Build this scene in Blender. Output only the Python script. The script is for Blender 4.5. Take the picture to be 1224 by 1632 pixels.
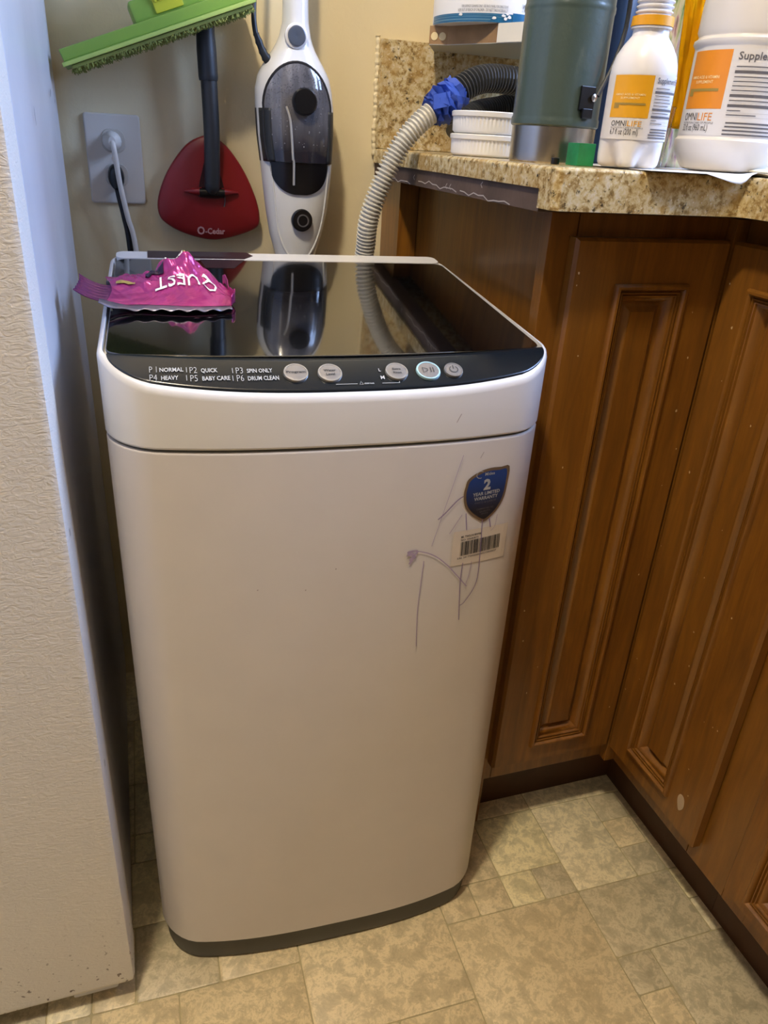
import bpy, bmesh, math, random
from mathutils import Vector, Matrix
random.seed(7)
for o in list(bpy.data.objects): bpy.data.objects.remove(o)
SC = bpy.context.scene
COL = SC.collection
sin, cos, pi, sqrt = math.sin, math.cos, math.pi, math.sqrt

# ---------------------------------------------------------------- camera
def make_camera():
    yaw, pit, rol = .3396, .4624, .0614
    f = Vector((sin(yaw)*cos(pit), cos(yaw)*cos(pit), -sin(pit)))
    r = Vector((cos(yaw), -sin(yaw), 0)); u = r.cross(f)
    r2 = r*cos(rol)+u*sin(rol); u2 = -r*sin(rol)+u*cos(rol)
    cd = bpy.data.cameras.new('camera'); cam = bpy.data.objects.new('camera', cd); COL.objects.link(cam)
    m = Matrix.Identity(4)
    for i in range(3):
        m[i][0] = r2[i]; m[i][1] = u2[i]; m[i][2] = -f[i]
    m[0][3], m[1][3], m[2][3] = .3001, -1.2095, .9292
    cam.matrix_world = m
    cd.sensor_fit = 'VERTICAL'; cd.sensor_height = 36; cd.lens = 1192.4/1632*36
    cd.clip_start = .01
    SC.camera = cam
make_camera()

# ---------------------------------------------------------------- world, lights, exposure
w = bpy.data.worlds.new('world'); SC.world = w; w.use_nodes = True
bg = w.node_tree.nodes['Background']; bg.inputs[0].default_value = (.75, .85, 1, 1); bg.inputs[1].default_value = .6
def lamp(name, kind, loc, power, col, target=None, size=.1, size_y=None):
    d = bpy.data.lights.new(name, kind); d.energy = power; d.color = col
    if kind == 'AREA':
        d.size = size
        if size_y: d.shape = 'RECTANGLE'; d.size_y = size_y
    else: d.shadow_soft_size = size
    o = bpy.data.objects.new(name, d); COL.objects.link(o); o.location = loc
    if target is not None:
        o.rotation_euler = (Vector(target)-Vector(loc)).to_track_quat('-Z', 'Y').to_euler()
    return o
lamp('ceiling_bulb', 'POINT', (.06, -1.05, 2.30), 62, (1, .87, .67), size=.06)
# unseen fill light added behind the camera to brighten camera-facing surfaces
lamp('rear_fill_light', 'POINT', (-.85, -2.35, 1.95), 10.5, (1, .90, .78), size=.25)
# daylight entering by the window over the sink, on the right wall
lamp('window_daylight', 'AREA', (1.75, -.78, 1.72), 48, (.38, .56, 1), (0.2, -.5, 1.05), .8, .75)
vs = SC.view_settings
vs.view_transform = 'Standard'; vs.look = 'None'; vs.gamma = 1; vs.use_curve_mapping = False
vs.exposure = 0.52

# ---------------------------------------------------------------- materials
def lin(h):
    c = [int(h[i:i+2], 16)/255 for i in (0, 2, 4)]
    return tuple((x/12.92 if x <= .04045 else ((x+.055)/1.055)**2.4) for x in c)
MATS = {}
def base_mat(name):
    m = bpy.data.materials.new(name); m.use_nodes = True
    nt = m.node_tree; b = nt.nodes['Principled BSDF']; return m, nt, b
def N(nt, t, **kw):
    n = nt.nodes.new(t)
    for k, v in kw.items(): setattr(n, k, v)
    return n
def coords(nt, scale=(1, 1, 1), kind='Object'):
    tc = N(nt, 'ShaderNodeTexCoord'); mp = N(nt, 'ShaderNodeMapping'); mp.inputs['Scale'].default_value = scale
    nt.links.new(tc.outputs[kind], mp.inputs[0]); return mp.outputs[0]
def noise(nt, vec, scale, detail=4, rough=.55, dist=0):
    n = N(nt, 'ShaderNodeTexNoise'); n.inputs['Scale'].default_value = scale; n.inputs['Detail'].default_value = detail
    n.inputs['Roughness'].default_value = rough; n.inputs['Distortion'].default_value = dist
    nt.links.new(vec, n.inputs['Vector']); return n.outputs['Fac']
def ramp(nt, fac, stops):
    r = N(nt, 'ShaderNodeValToRGB'); e = r.color_ramp.elements
    while len(e) < len(stops): e.new(.5)
    for q, (p, c) in zip(e, stops): q.position = p; q.color = (*c, 1) if len(c) == 3 else c
    nt.links.new(fac, r.inputs[0]); return r.outputs[0]
def bump(nt, b, h, strength=.3, dist=.001):
    n = N(nt, 'ShaderNodeBump'); n.inputs['Strength'].default_value = strength; n.inputs['Distance'].default_value = dist
    nt.links.new(h, n.inputs['Height']); nt.links.new(n.outputs[0], b.inputs['Normal'])
def mix(nt, f, a, c):
    m = N(nt, 'ShaderNodeMix', data_type='RGBA')
    for s, v in ((0, f), (6, a), (7, c)):
        if isinstance(v, (tuple, list)): m.inputs[s].default_value = (*v, 1)
        elif isinstance(v, float): m.inputs[s].default_value = v
        else: nt.links.new(v, m.inputs[s])
    return m.outputs[2]
def plain(name, hexc, rough=.5, metal=0, var=.0, bmp=0, bscale=200, coat=0, spec=None, trans=0, ior=None, alpha=1):
    if name in MATS: return MATS[name]
    m, nt, b = base_mat(name); c = lin(hexc)
    v = coords(nt)
    n = noise(nt, v, 14, 5)
    if var: 
        col = ramp(nt, n, [(.3, tuple(x*(1-var) for x in c)), (.7, tuple(min(1, x*(1+var*.4)) for x in c))])
        nt.links.new(col, b.inputs['Base Color'])
    else: b.inputs['Base Color'].default_value = (*c, 1)
    b.inputs['Roughness'].default_value = rough; b.inputs['Metallic'].default_value = metal
    if coat: b.inputs['Coat Weight'].default_value = coat; b.inputs['Coat Roughness'].default_value = .08
    if spec is not None: b.inputs['Specular IOR Level'].default_value = spec
    if trans: b.inputs['Transmission Weight'].default_value = trans
    if ior: b.inputs['IOR'].default_value = ior
    if alpha < 1: b.inputs['Alpha'].default_value = alpha
    if bmp: bump(nt, b, noise(nt, v, bscale, 3), bmp, .0006)
    MATS[name] = m; return m

def wood_mat():
    m, nt, b = base_mat('honey_wood')
    v = coords(nt, (9, 9, .9)); g = noise(nt, v, 9, 8, .62, .6)
    v2 = coords(nt, (60, 60, 1.6)); f = noise(nt, v2, 8, 4, .6)
    v3 = coords(nt, (3, 3, 1)); bl = noise(nt, v3, 2.2, 3)
    c = ramp(nt, g, [(.28, lin('5f390e')), (.5, lin('7a4b12')), (.72, lin('8e5c19'))])
    c2 = mix(nt, ramp(nt, f, [(.38, (0, 0, 0)), (.52, (.55, .55, .55))]), lin('4c2b0e'), c)
    mm = N(nt, 'ShaderNodeMix', data_type='RGBA'); mm.blend_type = 'MIX'; mm.inputs[0].default_value = .75
    nt.links.new(c2, mm.inputs[6]); nt.links.new(c, mm.inputs[7])
    c3 = mix(nt, ramp(nt, bl, [(.35, (0, 0, 0)), (.7, (.35, .35, .35))]), mm.outputs[2], lin('8a6029'))
    nt.links.new(c3, b.inputs['Base Color'])
    b.inputs['Roughness'].default_value = .36; b.inputs['Coat Weight'].default_value = .25; b.inputs['Coat Roughness'].default_value = .25
    bump(nt, b, f, .12, .0006); return m
WOOD = wood_mat()
def granite_mat(name='granite', dull=False):
    m, nt, b = base_mat(name); v = coords(nt)
    n1 = noise(nt, v, 125, 6, .7, .3); n2 = noise(nt, v, 150, 5, .7); n3 = noise(nt, v, 30, 4, .6)
    vo = N(nt, 'ShaderNodeTexVoronoi'); vo.inputs['Scale'].default_value = 190; nt.links.new(v, vo.inputs['Vector'])
    c = ramp(nt, n1, [(.28, lin('5a4a2e')), (.42, lin('9c8050')), (.52, lin('c6b383')), (.66, lin('d3c9b0')), (.78, lin('ab8d5a'))])
    k = ramp(nt, n2, [(.34, (1, 1, 1)), (.42, (0, 0, 0))])
    c = mix(nt, k, c, lin('3a3226'))
    g = ramp(nt, n3, [(.52, (0, 0, 0)), (.64, (.55, .55, .55))])
    c = mix(nt, g, c, lin('b08d50'))
    c = mix(nt, ramp(nt, vo.outputs['Distance'], [(.08, (.6, .6, .6)), (.22, (0, 0, 0))]), c, lin('e2d8c0'))
    nt.links.new(c, b.inputs['Base Color']); b.inputs['Roughness'].default_value = .45 if dull else .2
    bump(nt, b, n2, .25 if dull else .06, .001); return m
GRANITE = granite_mat(); GRANITE_RAW = granite_mat('granite_raw_edge', True)
def stone_mat(name, tint, k):
    m, nt, b = base_mat(name); v = coords(nt)
    n1 = noise(nt, v, 40, 8, .74, .35); n2 = noise(nt, v, 75, 6, .7, .8); n3 = noise(nt, v, 5, 3)
    a = lin(tint); hi = tuple(min(1, x*1.34+.02) for x in a); lo = tuple(x*.74 for x in a)
    c = ramp(nt, n1, [(.3, lo), (.47, a), (.55, hi), (.62, a), (.8, lo)])
    c = mix(nt, ramp(nt, n2, [(.36, (.5, .5, .5)), (.47, (0, 0, 0))]), c, tuple(x*.68 for x in a))
    c = mix(nt, ramp(nt, n2, [(.6, (0, 0, 0)), (.72, (.5, .5, .5))]), c, hi)
    c = mix(nt, ramp(nt, n3, [(.4, (0, 0, 0)), (.75, (.3, .3, .3))]), c, lin('b09a70'))
    nt.links.new(c, b.inputs['Base Color']); b.inputs['Roughness'].default_value = .42
    bump(nt, b, n2, .22, .0008); return m
STONES = [stone_mat('stone_vinyl_cream', 'cfc3a0', 0), stone_mat('stone_vinyl_tan', 'c8b893', 1), stone_mat('stone_vinyl_grey', 'b5aa8c', 2), stone_mat('stone_vinyl_light', 'd2c69c', 3)]
GROUT = plain('tile_joint', 'b0a47e', .7, var=.2, bmp=.2)
def wall_mat():
    m, nt, b = base_mat('cream_wall_paint'); v = coords(nt)
    n = noise(nt, v, 3, 3); n2 = noise(nt, v, 55, 5, .6)
    nt.links.new(ramp(nt, n, [(.3, lin('d9c9a0')), (.7, lin('e2d4ae'))]), b.inputs['Base Color'])
    b.inputs['Roughness'].default_value = .55; bump(nt, b, n2, .35, .0022); return m
WALL = wall_mat()
def fridge_mat():
    m, nt, b = base_mat('pebbled_fridge_enamel'); v = coords(nt, (1, 1, 1.9))
    n = noise(nt, v, 120, 3, .5, 1.6)
    v2 = coords(nt); sp = noise(nt, v2, 130, 2, .5)
    sep = N(nt, 'ShaderNodeSeparateXYZ'); nt.links.new(v2, sep.inputs[0])
    low = ramp(nt, sep.outputs[2], [(.02, (1, 1, 1)), (.16, (0, 0, 0))])
    k = ramp(nt, sp, [(.66, (0, 0, 0)), (.69, (1, 1, 1))])
    mu = N(nt, 'ShaderNodeMath', operation='MULTIPLY'); nt.links.new(low, mu.inputs[0]); nt.links.new(k, mu.inputs[1])
    c = mix(nt, mu.outputs[0], lin('d9d4cb'), lin('4d3524'))
    nt.links.new(c, b.inputs['Base Color']); b.inputs['Roughness'].default_value = .5
    bump(nt, b, n, .5, .0014); return m
PEBBLE = fridge_mat()
ENAMEL = plain('smooth_white_enamel', 'cdcdd2', .32, var=.06)
WASH = plain('white_washer_plastic', 'd3cdc9', .42, var=.03, bmp=.03, bscale=700)
RIM = plain('white_gloss_plastic', 'dedcda', .28)
SKIRT = plain('dark_grey_plastic', '4e4e48', .5)
GLASSBLK = plain('black_lid_glass', '060607', .03, coat=1, ior=1.55)
PANEL = plain('blue_black_panel', '10161c', .22)
BUTTON = plain('silver_button', '8f8a85', .35, metal=.4)
RING = plain('bright_silver_ring', 'b9b5ae', .25, metal=.6)
INK_L = plain('pale_print', 'a9a9a6', .5)
INK_D = plain('dark_print', '2b2a2c', .6)
INK_M = plain('grey_print', '5d5a5e', .6)
WHITE = plain('white_print', 'e8e6e0', .5)
PURPLE = plain('purple_pen_ink', '8a7796', .7)
PURPLE2 = plain('faint_purple_ink', 'a896ad', .7)
DARKGREY = plain('dark_grey_matte_plastic', '26282a', .45)
BLACK = plain('black_plastic', '0c0c0e', .28)
WHITEPL = plain('white_plastic', 'e6e4e0', .3)
STEEL = plain('brushed_steel', 'b4aea4', .26, metal=1)
GREEN = plain('hammertone_green', '43524c', .38, metal=.1, bmp=.35, bscale=260, coat=.3)
RED = plain('red_plastic', '86161a', .38)
LIME = plain('lime_green_plastic', '7da042', .4)
YELLOW_PL = plain('yellow_green_plastic', 'bcbf35', .4)
MICRO = plain('green_microfibre', '8a9148', .95, var=.45, bmp=.8, bscale=420)
BLUETAPE = plain('blue_tape', '2f4fae', .5, var=.35, bmp=.6, bscale=90)
HOSE_L = plain('pale_grey_hose', 'cfcabb', .45)
HOSE_D = plain('dark_grey_hose', '353534', .4)
PLY = plain('weathered_particle_strip', '5d4b42', .8, var=.5, bmp=.6, bscale=160)
CHIP = plain('raw_chipboard', '9b7a55', .9, var=.5, bmp=.7, bscale=260)
LAMINATE = plain('white_laminate', 'd9d4c6', .45)
BONE = plain('pale_wood_plug', 'dcc795', .7)
PAPER = plain('white_paper', 'dedad2', .7, var=.04)
CLOTH = plain('off_white_towel', 'ddd6c0', .9, var=.1, bmp=.6, bscale=300)
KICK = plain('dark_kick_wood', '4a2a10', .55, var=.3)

# ---------------------------------------------------------------- geometry helpers: geo = (verts, faces)
def join(*gs):
    V, F = [], []
    for v, f in gs:
        o = len(V); V += list(v); F += [tuple(i+o for i in q) for q in f]
    return V, F
def box(x0, y0, z0, x1, y1, z1):
    V = [(x, y, z) for z in (z0, z1) for y in (y0, y1) for x in (x0, x1)]
    return V, [(0, 2, 3, 1), (4, 5, 7, 6), (0, 1, 5, 4), (2, 6, 7, 3), (0, 4, 6, 2), (1, 3, 7, 5)]
def loft(loops, cap0=True, cap1=True, closed=True):
    n = len(loops[0]); V = [p for l in loops for p in l]; F = []
    for i in range(len(loops)-1):
        for j in range(n if closed else n-1):
            a, b_ = i*n+j, i*n+(j+1) % n
            F.append((a, b_, b_+n, a+n))
    if cap0: F.append(tuple(reversed(range(n))))
    if cap1: F.append(tuple(range((len(loops)-1)*n, len(loops)*n)))
    return V, F
def lathe(prof, cx=0, cy=0, segs=40, cap0=True, cap1=True, mod=None):
    L = []
    for i, (r, z) in enumerate(prof):
        L.append([(cx+(r*(mod(a, z) if mod else 1))*cos(a), cy+(r*(mod(a, z) if mod else 1))*sin(a), z) for a in [2*pi*k/segs for k in range(segs)]])
    return loft(L, cap0, cap1)
def xf(g, m): return [tuple(m @ Vector(v)) for v in g[0]], g[1]
def fmap(g, f): return [tuple(f(*v)) for v in g[0]], g[1]
def disc_to(g, pos, normal, up=(0, 0, 1)):          # geometry built along +z, moved so that z -> normal
    n = Vector(normal).normalized(); q = n.to_track_quat('Z', 'Y')
    m = Matrix.Translation(Vector(pos)) @ q.to_matrix().to_4x4(); return xf(g, m)
def smooth_path(P, n=12):
    P = [Vector(p) for p in P]; out = []
    for i in range(len(P)-1):
        p0 = P[max(i-1, 0)]; p1 = P[i]; p2 = P[i+1]; p3 = P[min(i+2, len(P)-1)]
        for k in range(n):
            t = k/n
            out.append(.5*((2*p1)+(-p0+p2)*t+(2*p0-5*p1+4*p2-p3)*t*t+(-p0+3*p1-3*p2+p3)*t**3))
    out.append(P[-1]); return out
def resample(P, step):
    out = [P[0]]; acc = 0
    for a, b_ in zip(P, P[1:]):
        L = (b_-a).length; t = step-acc
        while t < L: out.append(a+(b_-a)*(t/L)); t += step
        acc = (acc+L) % step
    return out
def tube(P, rad, segs=12, sm=10, flat=1, caps=True, step=None):
    P = smooth_path(P, sm) if sm else [Vector(p) for p in P]
    if step: P = resample(P, step)
    up = Vector((0, 0, 1)); L = []; prev = None
    for i, p in enumerate(P):
        t = (P[min(i+1, len(P)-1)]-P[max(i-1, 0)]).normalized()
        if prev is None:
            s = t.cross(up)
            if s.length < 1e-3: s = t.cross(Vector((0, 1, 0)))
            s.normalize()
        else: s = (prev-t*prev.dot(t)).normalized()
        prev = s; q = t.cross(s)
        r = rad(i/(len(P)-1), i) if callable(rad) else rad
        L.append([tuple(p+s*(r*cos(a))+q*(r*flat*sin(a))) for a in [2*pi*k/segs for k in range(segs)]])
    return loft(L, caps, caps)
def grid(fn, nu, nv):
    V = [tuple(fn(i/nu, j/nv)) for j in range(nv+1) for i in range(nu+1)]
    F = [(j*(nu+1)+i, j*(nu+1)+i+1, (j+1)*(nu+1)+i+1, (j+1)*(nu+1)+i) for j in range(nv) for i in range(nu)]
    return V, F
def prism(out, z0, z1, zf=None):                     # outline in xy, extruded
    return loft([[(x, y, z0) for x, y in out], [(x, y, z1 if zf is None else zf(x, y)) for x, y in out]])
def rrect(x0, y0, x1, y1, r, n=5):
    o = []
    for cx, cy, a0 in ((x1-r, y0+r, -pi/2), (x1-r, y1-r, 0), (x0+r, y1-r, pi/2), (x0+r, y0+r, pi)):
        for k in range(n+1):
            a = a0+pi/2*k/n; o.append((cx+r*cos(a), cy+r*sin(a)))
    return o
def ellipse(cx, cy, a, b_, n=28): return [(cx+a*cos(2*pi*k/n), cy+b_*sin(2*pi*k/n)) for k in range(n)]
def catmull(pts, n=6):
    P = [Vector((*p, 0)) for p in pts]; out = []; m = len(P)
    for i in range(m):
        p0, p1, p2, p3 = P[i-1], P[i], P[(i+1) % m], P[(i+2) % m]
        for k in range(n):
            t = k/n; q = .5*((2*p1)+(-p0+p2)*t+(2*p0-5*p1+4*p2-p3)*t*t+(-p0+3*p1-3*p2+p3)*t**3); out.append((q.x, q.y))
    return out
TCACHE = {}
def text(s, h, x=0, y=0, align='LEFT', bold=0, width=None, sx=1, shear=0):   # letters in the xy plane, h = cap height
    key = (s, bold, shear)
    if key not in TCACHE:
        c = bpy.data.curves.new('t', 'FONT'); c.body = s; c.size = 1; c.offset = bold; c.resolution_u = 2; c.shear = shear
        o = bpy.data.objects.new('t', c); COL.objects.link(o); bpy.context.view_layer.update()
        me = bpy.data.meshes.new_from_object(o.evaluated_get(bpy.context.evaluated_depsgraph_get()))
        TCACHE[key] = ([tuple(v.co) for v in me.vertices], [tuple(p.vertices) for p in me.polygons])
        bpy.data.objects.remove(o); bpy.data.meshes.remove(me); bpy.data.curves.remove(c)
    V, F = TCACHE[key]
    if not V: return [], []
    k = h/.70; x0 = min(v[0] for v in V); x1 = max(v[0] for v in V)
    kx = k*sx if width is None else width/(x1-x0)
    off = {'LEFT': 0, 'CENTER': -.5*(x1-x0)*kx, 'RIGHT': -(x1-x0)*kx}[align]
    return [(x+off+(v[0]-x0)*kx, y+v[1]*k, 0) for v in V], F
def stroke(P, wd, closed=False):                     # flat ribbon in xy
    V, F = [], []
    P = [Vector((p[0], p[1])) for p in P]; n = len(P)
    for i, p in enumerate(P):
        a = P[(i-1) % n] if closed else P[max(i-1, 0)]; b_ = P[(i+1) % n] if closed else P[min(i+1, n-1)]
        t = (b_-a).normalized(); q = Vector((-t.y, t.x))*wd/2
        V += [(p.x+q.x, p.y+q.y, 0), (p.x-q.x, p.y-q.y, 0)]
    for i in range(n if closed else n-1):
        j = (i+1) % n; F.append((2*i, 2*i+1, 2*j+1, 2*j))
    return V, F
def rect2(x0, y0, x1, y1, nx=6, ny=1): return grid(lambda u, v: (x0+(x1-x0)*u, y0+(y1-y0)*v, 0), nx, ny)

class Thing:
    def __init__(s, name, label, cat, loc=(0, 0, 0), rot=0, group=None, kind=None):
        o = bpy.data.objects.new(name, None); COL.objects.link(o); s.o = o
        o.location = loc; o.rotation_euler = (0, 0, rot); o.empty_display_size = .02
        if kind: o['kind'] = kind
        else: o['label'] = label; o['category'] = cat
        if group: o['group'] = group
        s.m = Matrix.Translation(Vector(loc)) @ Matrix.Rotation(rot, 4, 'Z'); s.inv = s.m.inverted()
    def add(s, name, geo, mat, parent=None, local=False, smooth=False, bevel=0, label=None, kind=None):
        if not local: geo = xf(geo, s.inv)
        o = build(name, geo, mat, smooth, bevel)
        o.parent = parent or s.o
        if label: o['label'] = label
        if kind: o['kind'] = kind
        return o
def build(name, geo, mat, smooth=False, bevel=0):
    me = bpy.data.meshes.new(name); me.from_pydata([tuple(v) for v in geo[0]], [], geo[1])
    bm = bmesh.new(); bm.from_mesh(me)
    bmesh.ops.recalc_face_normals(bm, faces=bm.faces)
    if bevel:
        es = [e for e in bm.edges if len(e.link_faces) == 2 and e.calc_face_angle(0) > .6]
        bmesh.ops.bevel(bm, geom=es, offset=bevel, segments=2, affect='EDGES', profile=.6, clamp_overlap=True)
    bm.to_mesh(me); bm.free()
    if smooth or bevel:
        me.polygons.foreach_set('use_smooth', [True]*len(me.polygons))
        try: me.set_sharp_from_angle(angle=.75)
        except Exception: pass
    me.materials.append(mat)
    o = bpy.data.objects.new(name, me); COL.objects.link(o)
    if (smooth or bevel) and name != 'tile' and name != 'tile_field':
        w_ = o.modifiers.new('n', 'WEIGHTED_NORMAL'); w_.keep_sharp = True; w_.weight = 80
    return o
def struct(name, geo, mat, bevel=0, smooth=False):
    o = build(name, geo, mat, smooth, bevel); o['kind'] = 'structure'; return o
def single(name, label, cat, geo, mat, loc, group=None, **kw):
    g = xf(geo, Matrix.Translation(-Vector(loc))); o = build(name, g, mat, **kw); o.location = loc
    o['label'] = label; o['category'] = cat
    if group: o['group'] = group
    return o

# ================================================================ THE ROOM
X0, X1, Y0, ZC = -1.7, 1.56, -3.4, 2.42
struct('wall_back', box(X0, 0, 0, X1, .1, ZC), WALL)
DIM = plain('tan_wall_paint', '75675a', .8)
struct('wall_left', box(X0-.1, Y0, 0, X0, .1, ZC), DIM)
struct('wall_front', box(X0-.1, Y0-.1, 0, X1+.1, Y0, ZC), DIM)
struct('ceiling', box(X0-.1, Y0-.1, ZC, X1+.1, .1, ZC+.1), plain('ceiling_paint', '9a9080', .8))
wy0, wy1, wz0, wz1 = -1.22, -.34, 1.2, 2.02          # window over the sink, in the right wall
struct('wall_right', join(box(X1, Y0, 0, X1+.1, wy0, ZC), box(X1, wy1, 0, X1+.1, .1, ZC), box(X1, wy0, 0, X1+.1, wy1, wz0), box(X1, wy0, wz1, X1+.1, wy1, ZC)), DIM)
wf = struct('window_1', join(box(X1+.03, wy0, wz0, X1+.07, wy0+.04, wz1), box(X1+.03, wy1-.04, wz0, X1+.07, wy1, wz1), box(X1+.03, wy0+.04, wz0, X1+.07, wy1-.04, wz0+.04), box(X1+.03, wy0+.04, wz1-.04, X1+.07, wy1-.04, wz1), box(X1+.035, (wy0+wy1)/2-.015, wz0+.04, X1+.065, (wy0+wy1)/2+.015, wz1-.04)), LAMINATE)
pane = build('pane', box(X1+.048, wy0+.04, wz0+.04, X1+.052, wy1-.04, wz1-.04), plain('window_glass', 'ffffff', 0, alpha=.06)); pane.parent = wf

# ---- floor: sheet of stone-look tiles on a 49 mm module, joints recessed
fl = struct('floor', box(X0-.1, Y0-.1, -.05, X1+.1, .1, -.0016), GROUT)
U = .0493; GX, GY, GR = .824, -.641, math.radians(-1.1)
T = [(0,-2,3,0),(0,0,2,3),(2,0,3,1),(2,1,3,2),(2,2,3,3),(-2,1,0,3),(-1,0,0,1),(-2,0,-1,1),(-3,0,-2,1),(-4,0,-3,1),(-4,1,-2,3),
     (-4,-4,0,0),(0,-3,1,-2),(0,-4,1,-3),(1,-5,4,-2),(-8,-2,-4,2),(-10,0,-8,2),(-12,0,-10,2),(-11,-3,-8,0),(-13,-2,-11,0),(-13,-4,-11,-2)]
occ = set()
UR = (-24, -14, 8, 14)
def free(a, b_, c, d): return all((i, j) not in occ and UR[0] <= i < UR[2] and UR[1] <= j < UR[3] for i in range(a, c) for j in range(b_, d))
def take(a, b_, c, d): occ.update((i, j) for i in range(a, c) for j in range(b_, d))
for t in T: take(*t)
rt = random.Random(4)
for j in range(UR[1], UR[3]):
    for i in range(UR[0], UR[2]):
        if (i, j) in occ: continue
        opts = [(4,4),(3,2),(2,3),(2,2),(3,3),(2,2),(1,1),(1,1)]; rt.shuffle(opts)
        for a, b_ in opts+[(1, 1)]:
            if free(i, j, i+a, j+b_): T.append((i, j, i+a, j+b_)); take(i, j, i+a, j+b_); break
g = .0017
def tile_geo(t):
    x0, y0, x1, y1 = t[0]*U+g/2, t[1]*U+g/2, t[2]*U-g/2, t[3]*U-g/2
    def q(x, y, z): return (GX+x*cos(GR)-y*sin(GR), GY+x*sin(GR)+y*cos(GR), z)
    e = .0011; o = rrect(x0, y0, x1, y1, .003, 2); i_ = rrect(x0+e, y0+e, x1-e, y1-e, .0025, 2)
    return loft([[q(x, y, -.0018) for x, y in o], [q(x, y, -.0007) for x, y in o], [q(x, y, 0) for x, y in i_]], False, True)
fixed = {(0,-2,3,0): 2, (2,0,3,1): 2, (2,1,3,2): 1, (2,2,3,3): 2, (-1,0,0,1): 2, (-2,0,-1,1): 3, (0,0,2,3): 0, (-4,-4,0,0): 1, (-8,-2,-4,2): 1}
for k, t in enumerate(T):
    big = (t[2]-t[0])*(t[3]-t[1])
    m = STONES[fixed.get(t, rt.choice([0, 0, 1, 1, 3, 2] if big > 1 else [0, 2, 3, 1]))]
    o = build('tile', tile_geo(t), m, smooth=True); o.parent = fl
rest = []
for jx in range(-52, 16, 4):
    for jy in range(-58, 16, 4):
        if jx >= UR[0] and jx < UR[2] and jy >= UR[1]-0 and jy < UR[3]: continue
        rest.append(tile_geo((jx, jy, jx+4, jy+4)))
rest = [r for r in rest if all(X0-.05 < v[0] < X1 and Y0 < v[1] < .08 for v in r[0])]
o = build('tile_field', join(*rest), STONES[1], smooth=True); o.parent = fl; o['kind'] = 'stuff'

# ================================================================ REFRIGERATOR
FR = Thing('refrigerator', 'tall white refrigerator with pebbled front at the left edge', 'refrigerator', (-.14, -.3, 0))
fx0, fx1 = -.50, .235
FR.add('cabinet_body', box(fx0, -.555, .035, fx1-.001, -.02, 1.72), ENAMEL, bevel=.006, label='smooth white side of the refrigerator')
FR.add('door_gasket', box(fx0+.012, -.560, .05, fx1-.008, -.5545, 1.70), plain('grey_gasket', '8d8d92', .7))
d = FR.add('door', box(fx0, -.622, .030, fx1, -.560, 1.18), PEBBLE, bevel=.007, label='pebbled lower refrigerator door with rust spots')
FR.add('freezer_door', box(fx0, -.622, 1.195, fx1, -.560, 1.72), PEBBLE, bevel=.007)
FR.add('handle', join(box(fx0+.03, -.662, .75, fx0+.055, -.645, 1.15), box(fx0+.032, -.650, .76, fx0+.053, -.618, .79), box(fx0+.032, -.650, 1.11, fx0+.053, -.618, 1.14)), WHITEPL, parent=d, bevel=.003)
FR.add('hinge_cover', box(.165, -.612, .012, .215, -.57, .031), ENAMEL, bevel=.003, label='white lower hinge bracket')
for x in (-.45, .19):
    for y in (-.53, -.08): FR.add('foot', lathe([(.012, 0), (.014, .008), (.009, .012), (.009, .04)], x, y, 16), DARKGREY, smooth=True)
# small dents and dark marks on the side and the door edge
mk = []
for y, z, a, b_ in ((-.15, .955, .008, .0022), (-.09, .948, .002, .002), (-.40, .93, .0015, .008), (-.607, .62, .0015, .004), (-.607, .36, .0015, .005)):
    mk.append(([(fx1+.0006, y+a*cos(t), z+b_*sin(t)+a*.5*cos(t)) for t in [2*pi*k/10 for k in range(10)]], [tuple(range(10))]))
for g_ in mk: FR.add('scuff_mark', g_, plain('scuff_grey', '5b5a60', .8))

# ================================================================ WASHING MACHINE
TH = math.radians(-2.5); WC = (.4835, -.405, 0)
HW, DF, DB, BOW = .207, -.190, .187, .026
def yfront(x, k=0):
    a = HW-k; r = .044-k*.6; t = min(1, abs(x)/HW); y = DF+k-BOW*(1-t**2.8)
    e = abs(x)-(a-r)
    if e > 0: y += r-sqrt(max(0, r*r-e*e))
    return y
def outline(k=0, nf=40):
    a = HW-k; o = []
    for i in range(nf+1):
        x = -a*cos(pi*i/nf); o.append((x, yfront(x, k)))
    ys = DF+k+.044-k*.6; rb = .038-k*.6; yb = DB-k
    for i in range(1, 7): o.append((a, ys+(yb-rb-ys)*i/7))
    for i in range(9):
        t = pi/2*i/8; o.append((a-rb+rb*cos(t), yb-rb+rb*sin(t)))
    for i in range(1, 10): o.append(((a-rb)*(1-2*i/10), yb))
    for i in range(9):
        t = pi/2+pi/2*i/8; o.append((-a+rb+rb*cos(t), yb-rb+rb*sin(t)))
    for i in range(1, 7): o.append((-a, yb-rb+(ys-yb+rb)*i/7))
    return o
def ztop(v): return .7570+.0905*(v+.165) if v >= -.165 else .7570-.0245*((-.165-v)/.050)**1.15
WM = Thing('washing_machine', 'white portable top load washing machine with black glass lid', 'washing machine', WC, TH)
A = dict(local=True)
def lp(k, z): return [(x, y, z(y) if callable(z) else z) for x, y in outline(k)]
WM.add('skirt', loft([lp(.010, 0), lp(.005, .004), lp(.005, .040)]), SKIRT, smooth=True, **A, label='dark grey base skirt')
WM.add('body', loft([lp(.002, .038), lp(0, .0395), lp(0, .6808), lp(.0012, .6828), lp(.004, .6833)]), WASH, smooth=True, **A)
WM.add('seam', loft([lp(.003, .6815), lp(.003, .6868)]), SKIRT, smooth=True, **A)
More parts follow.
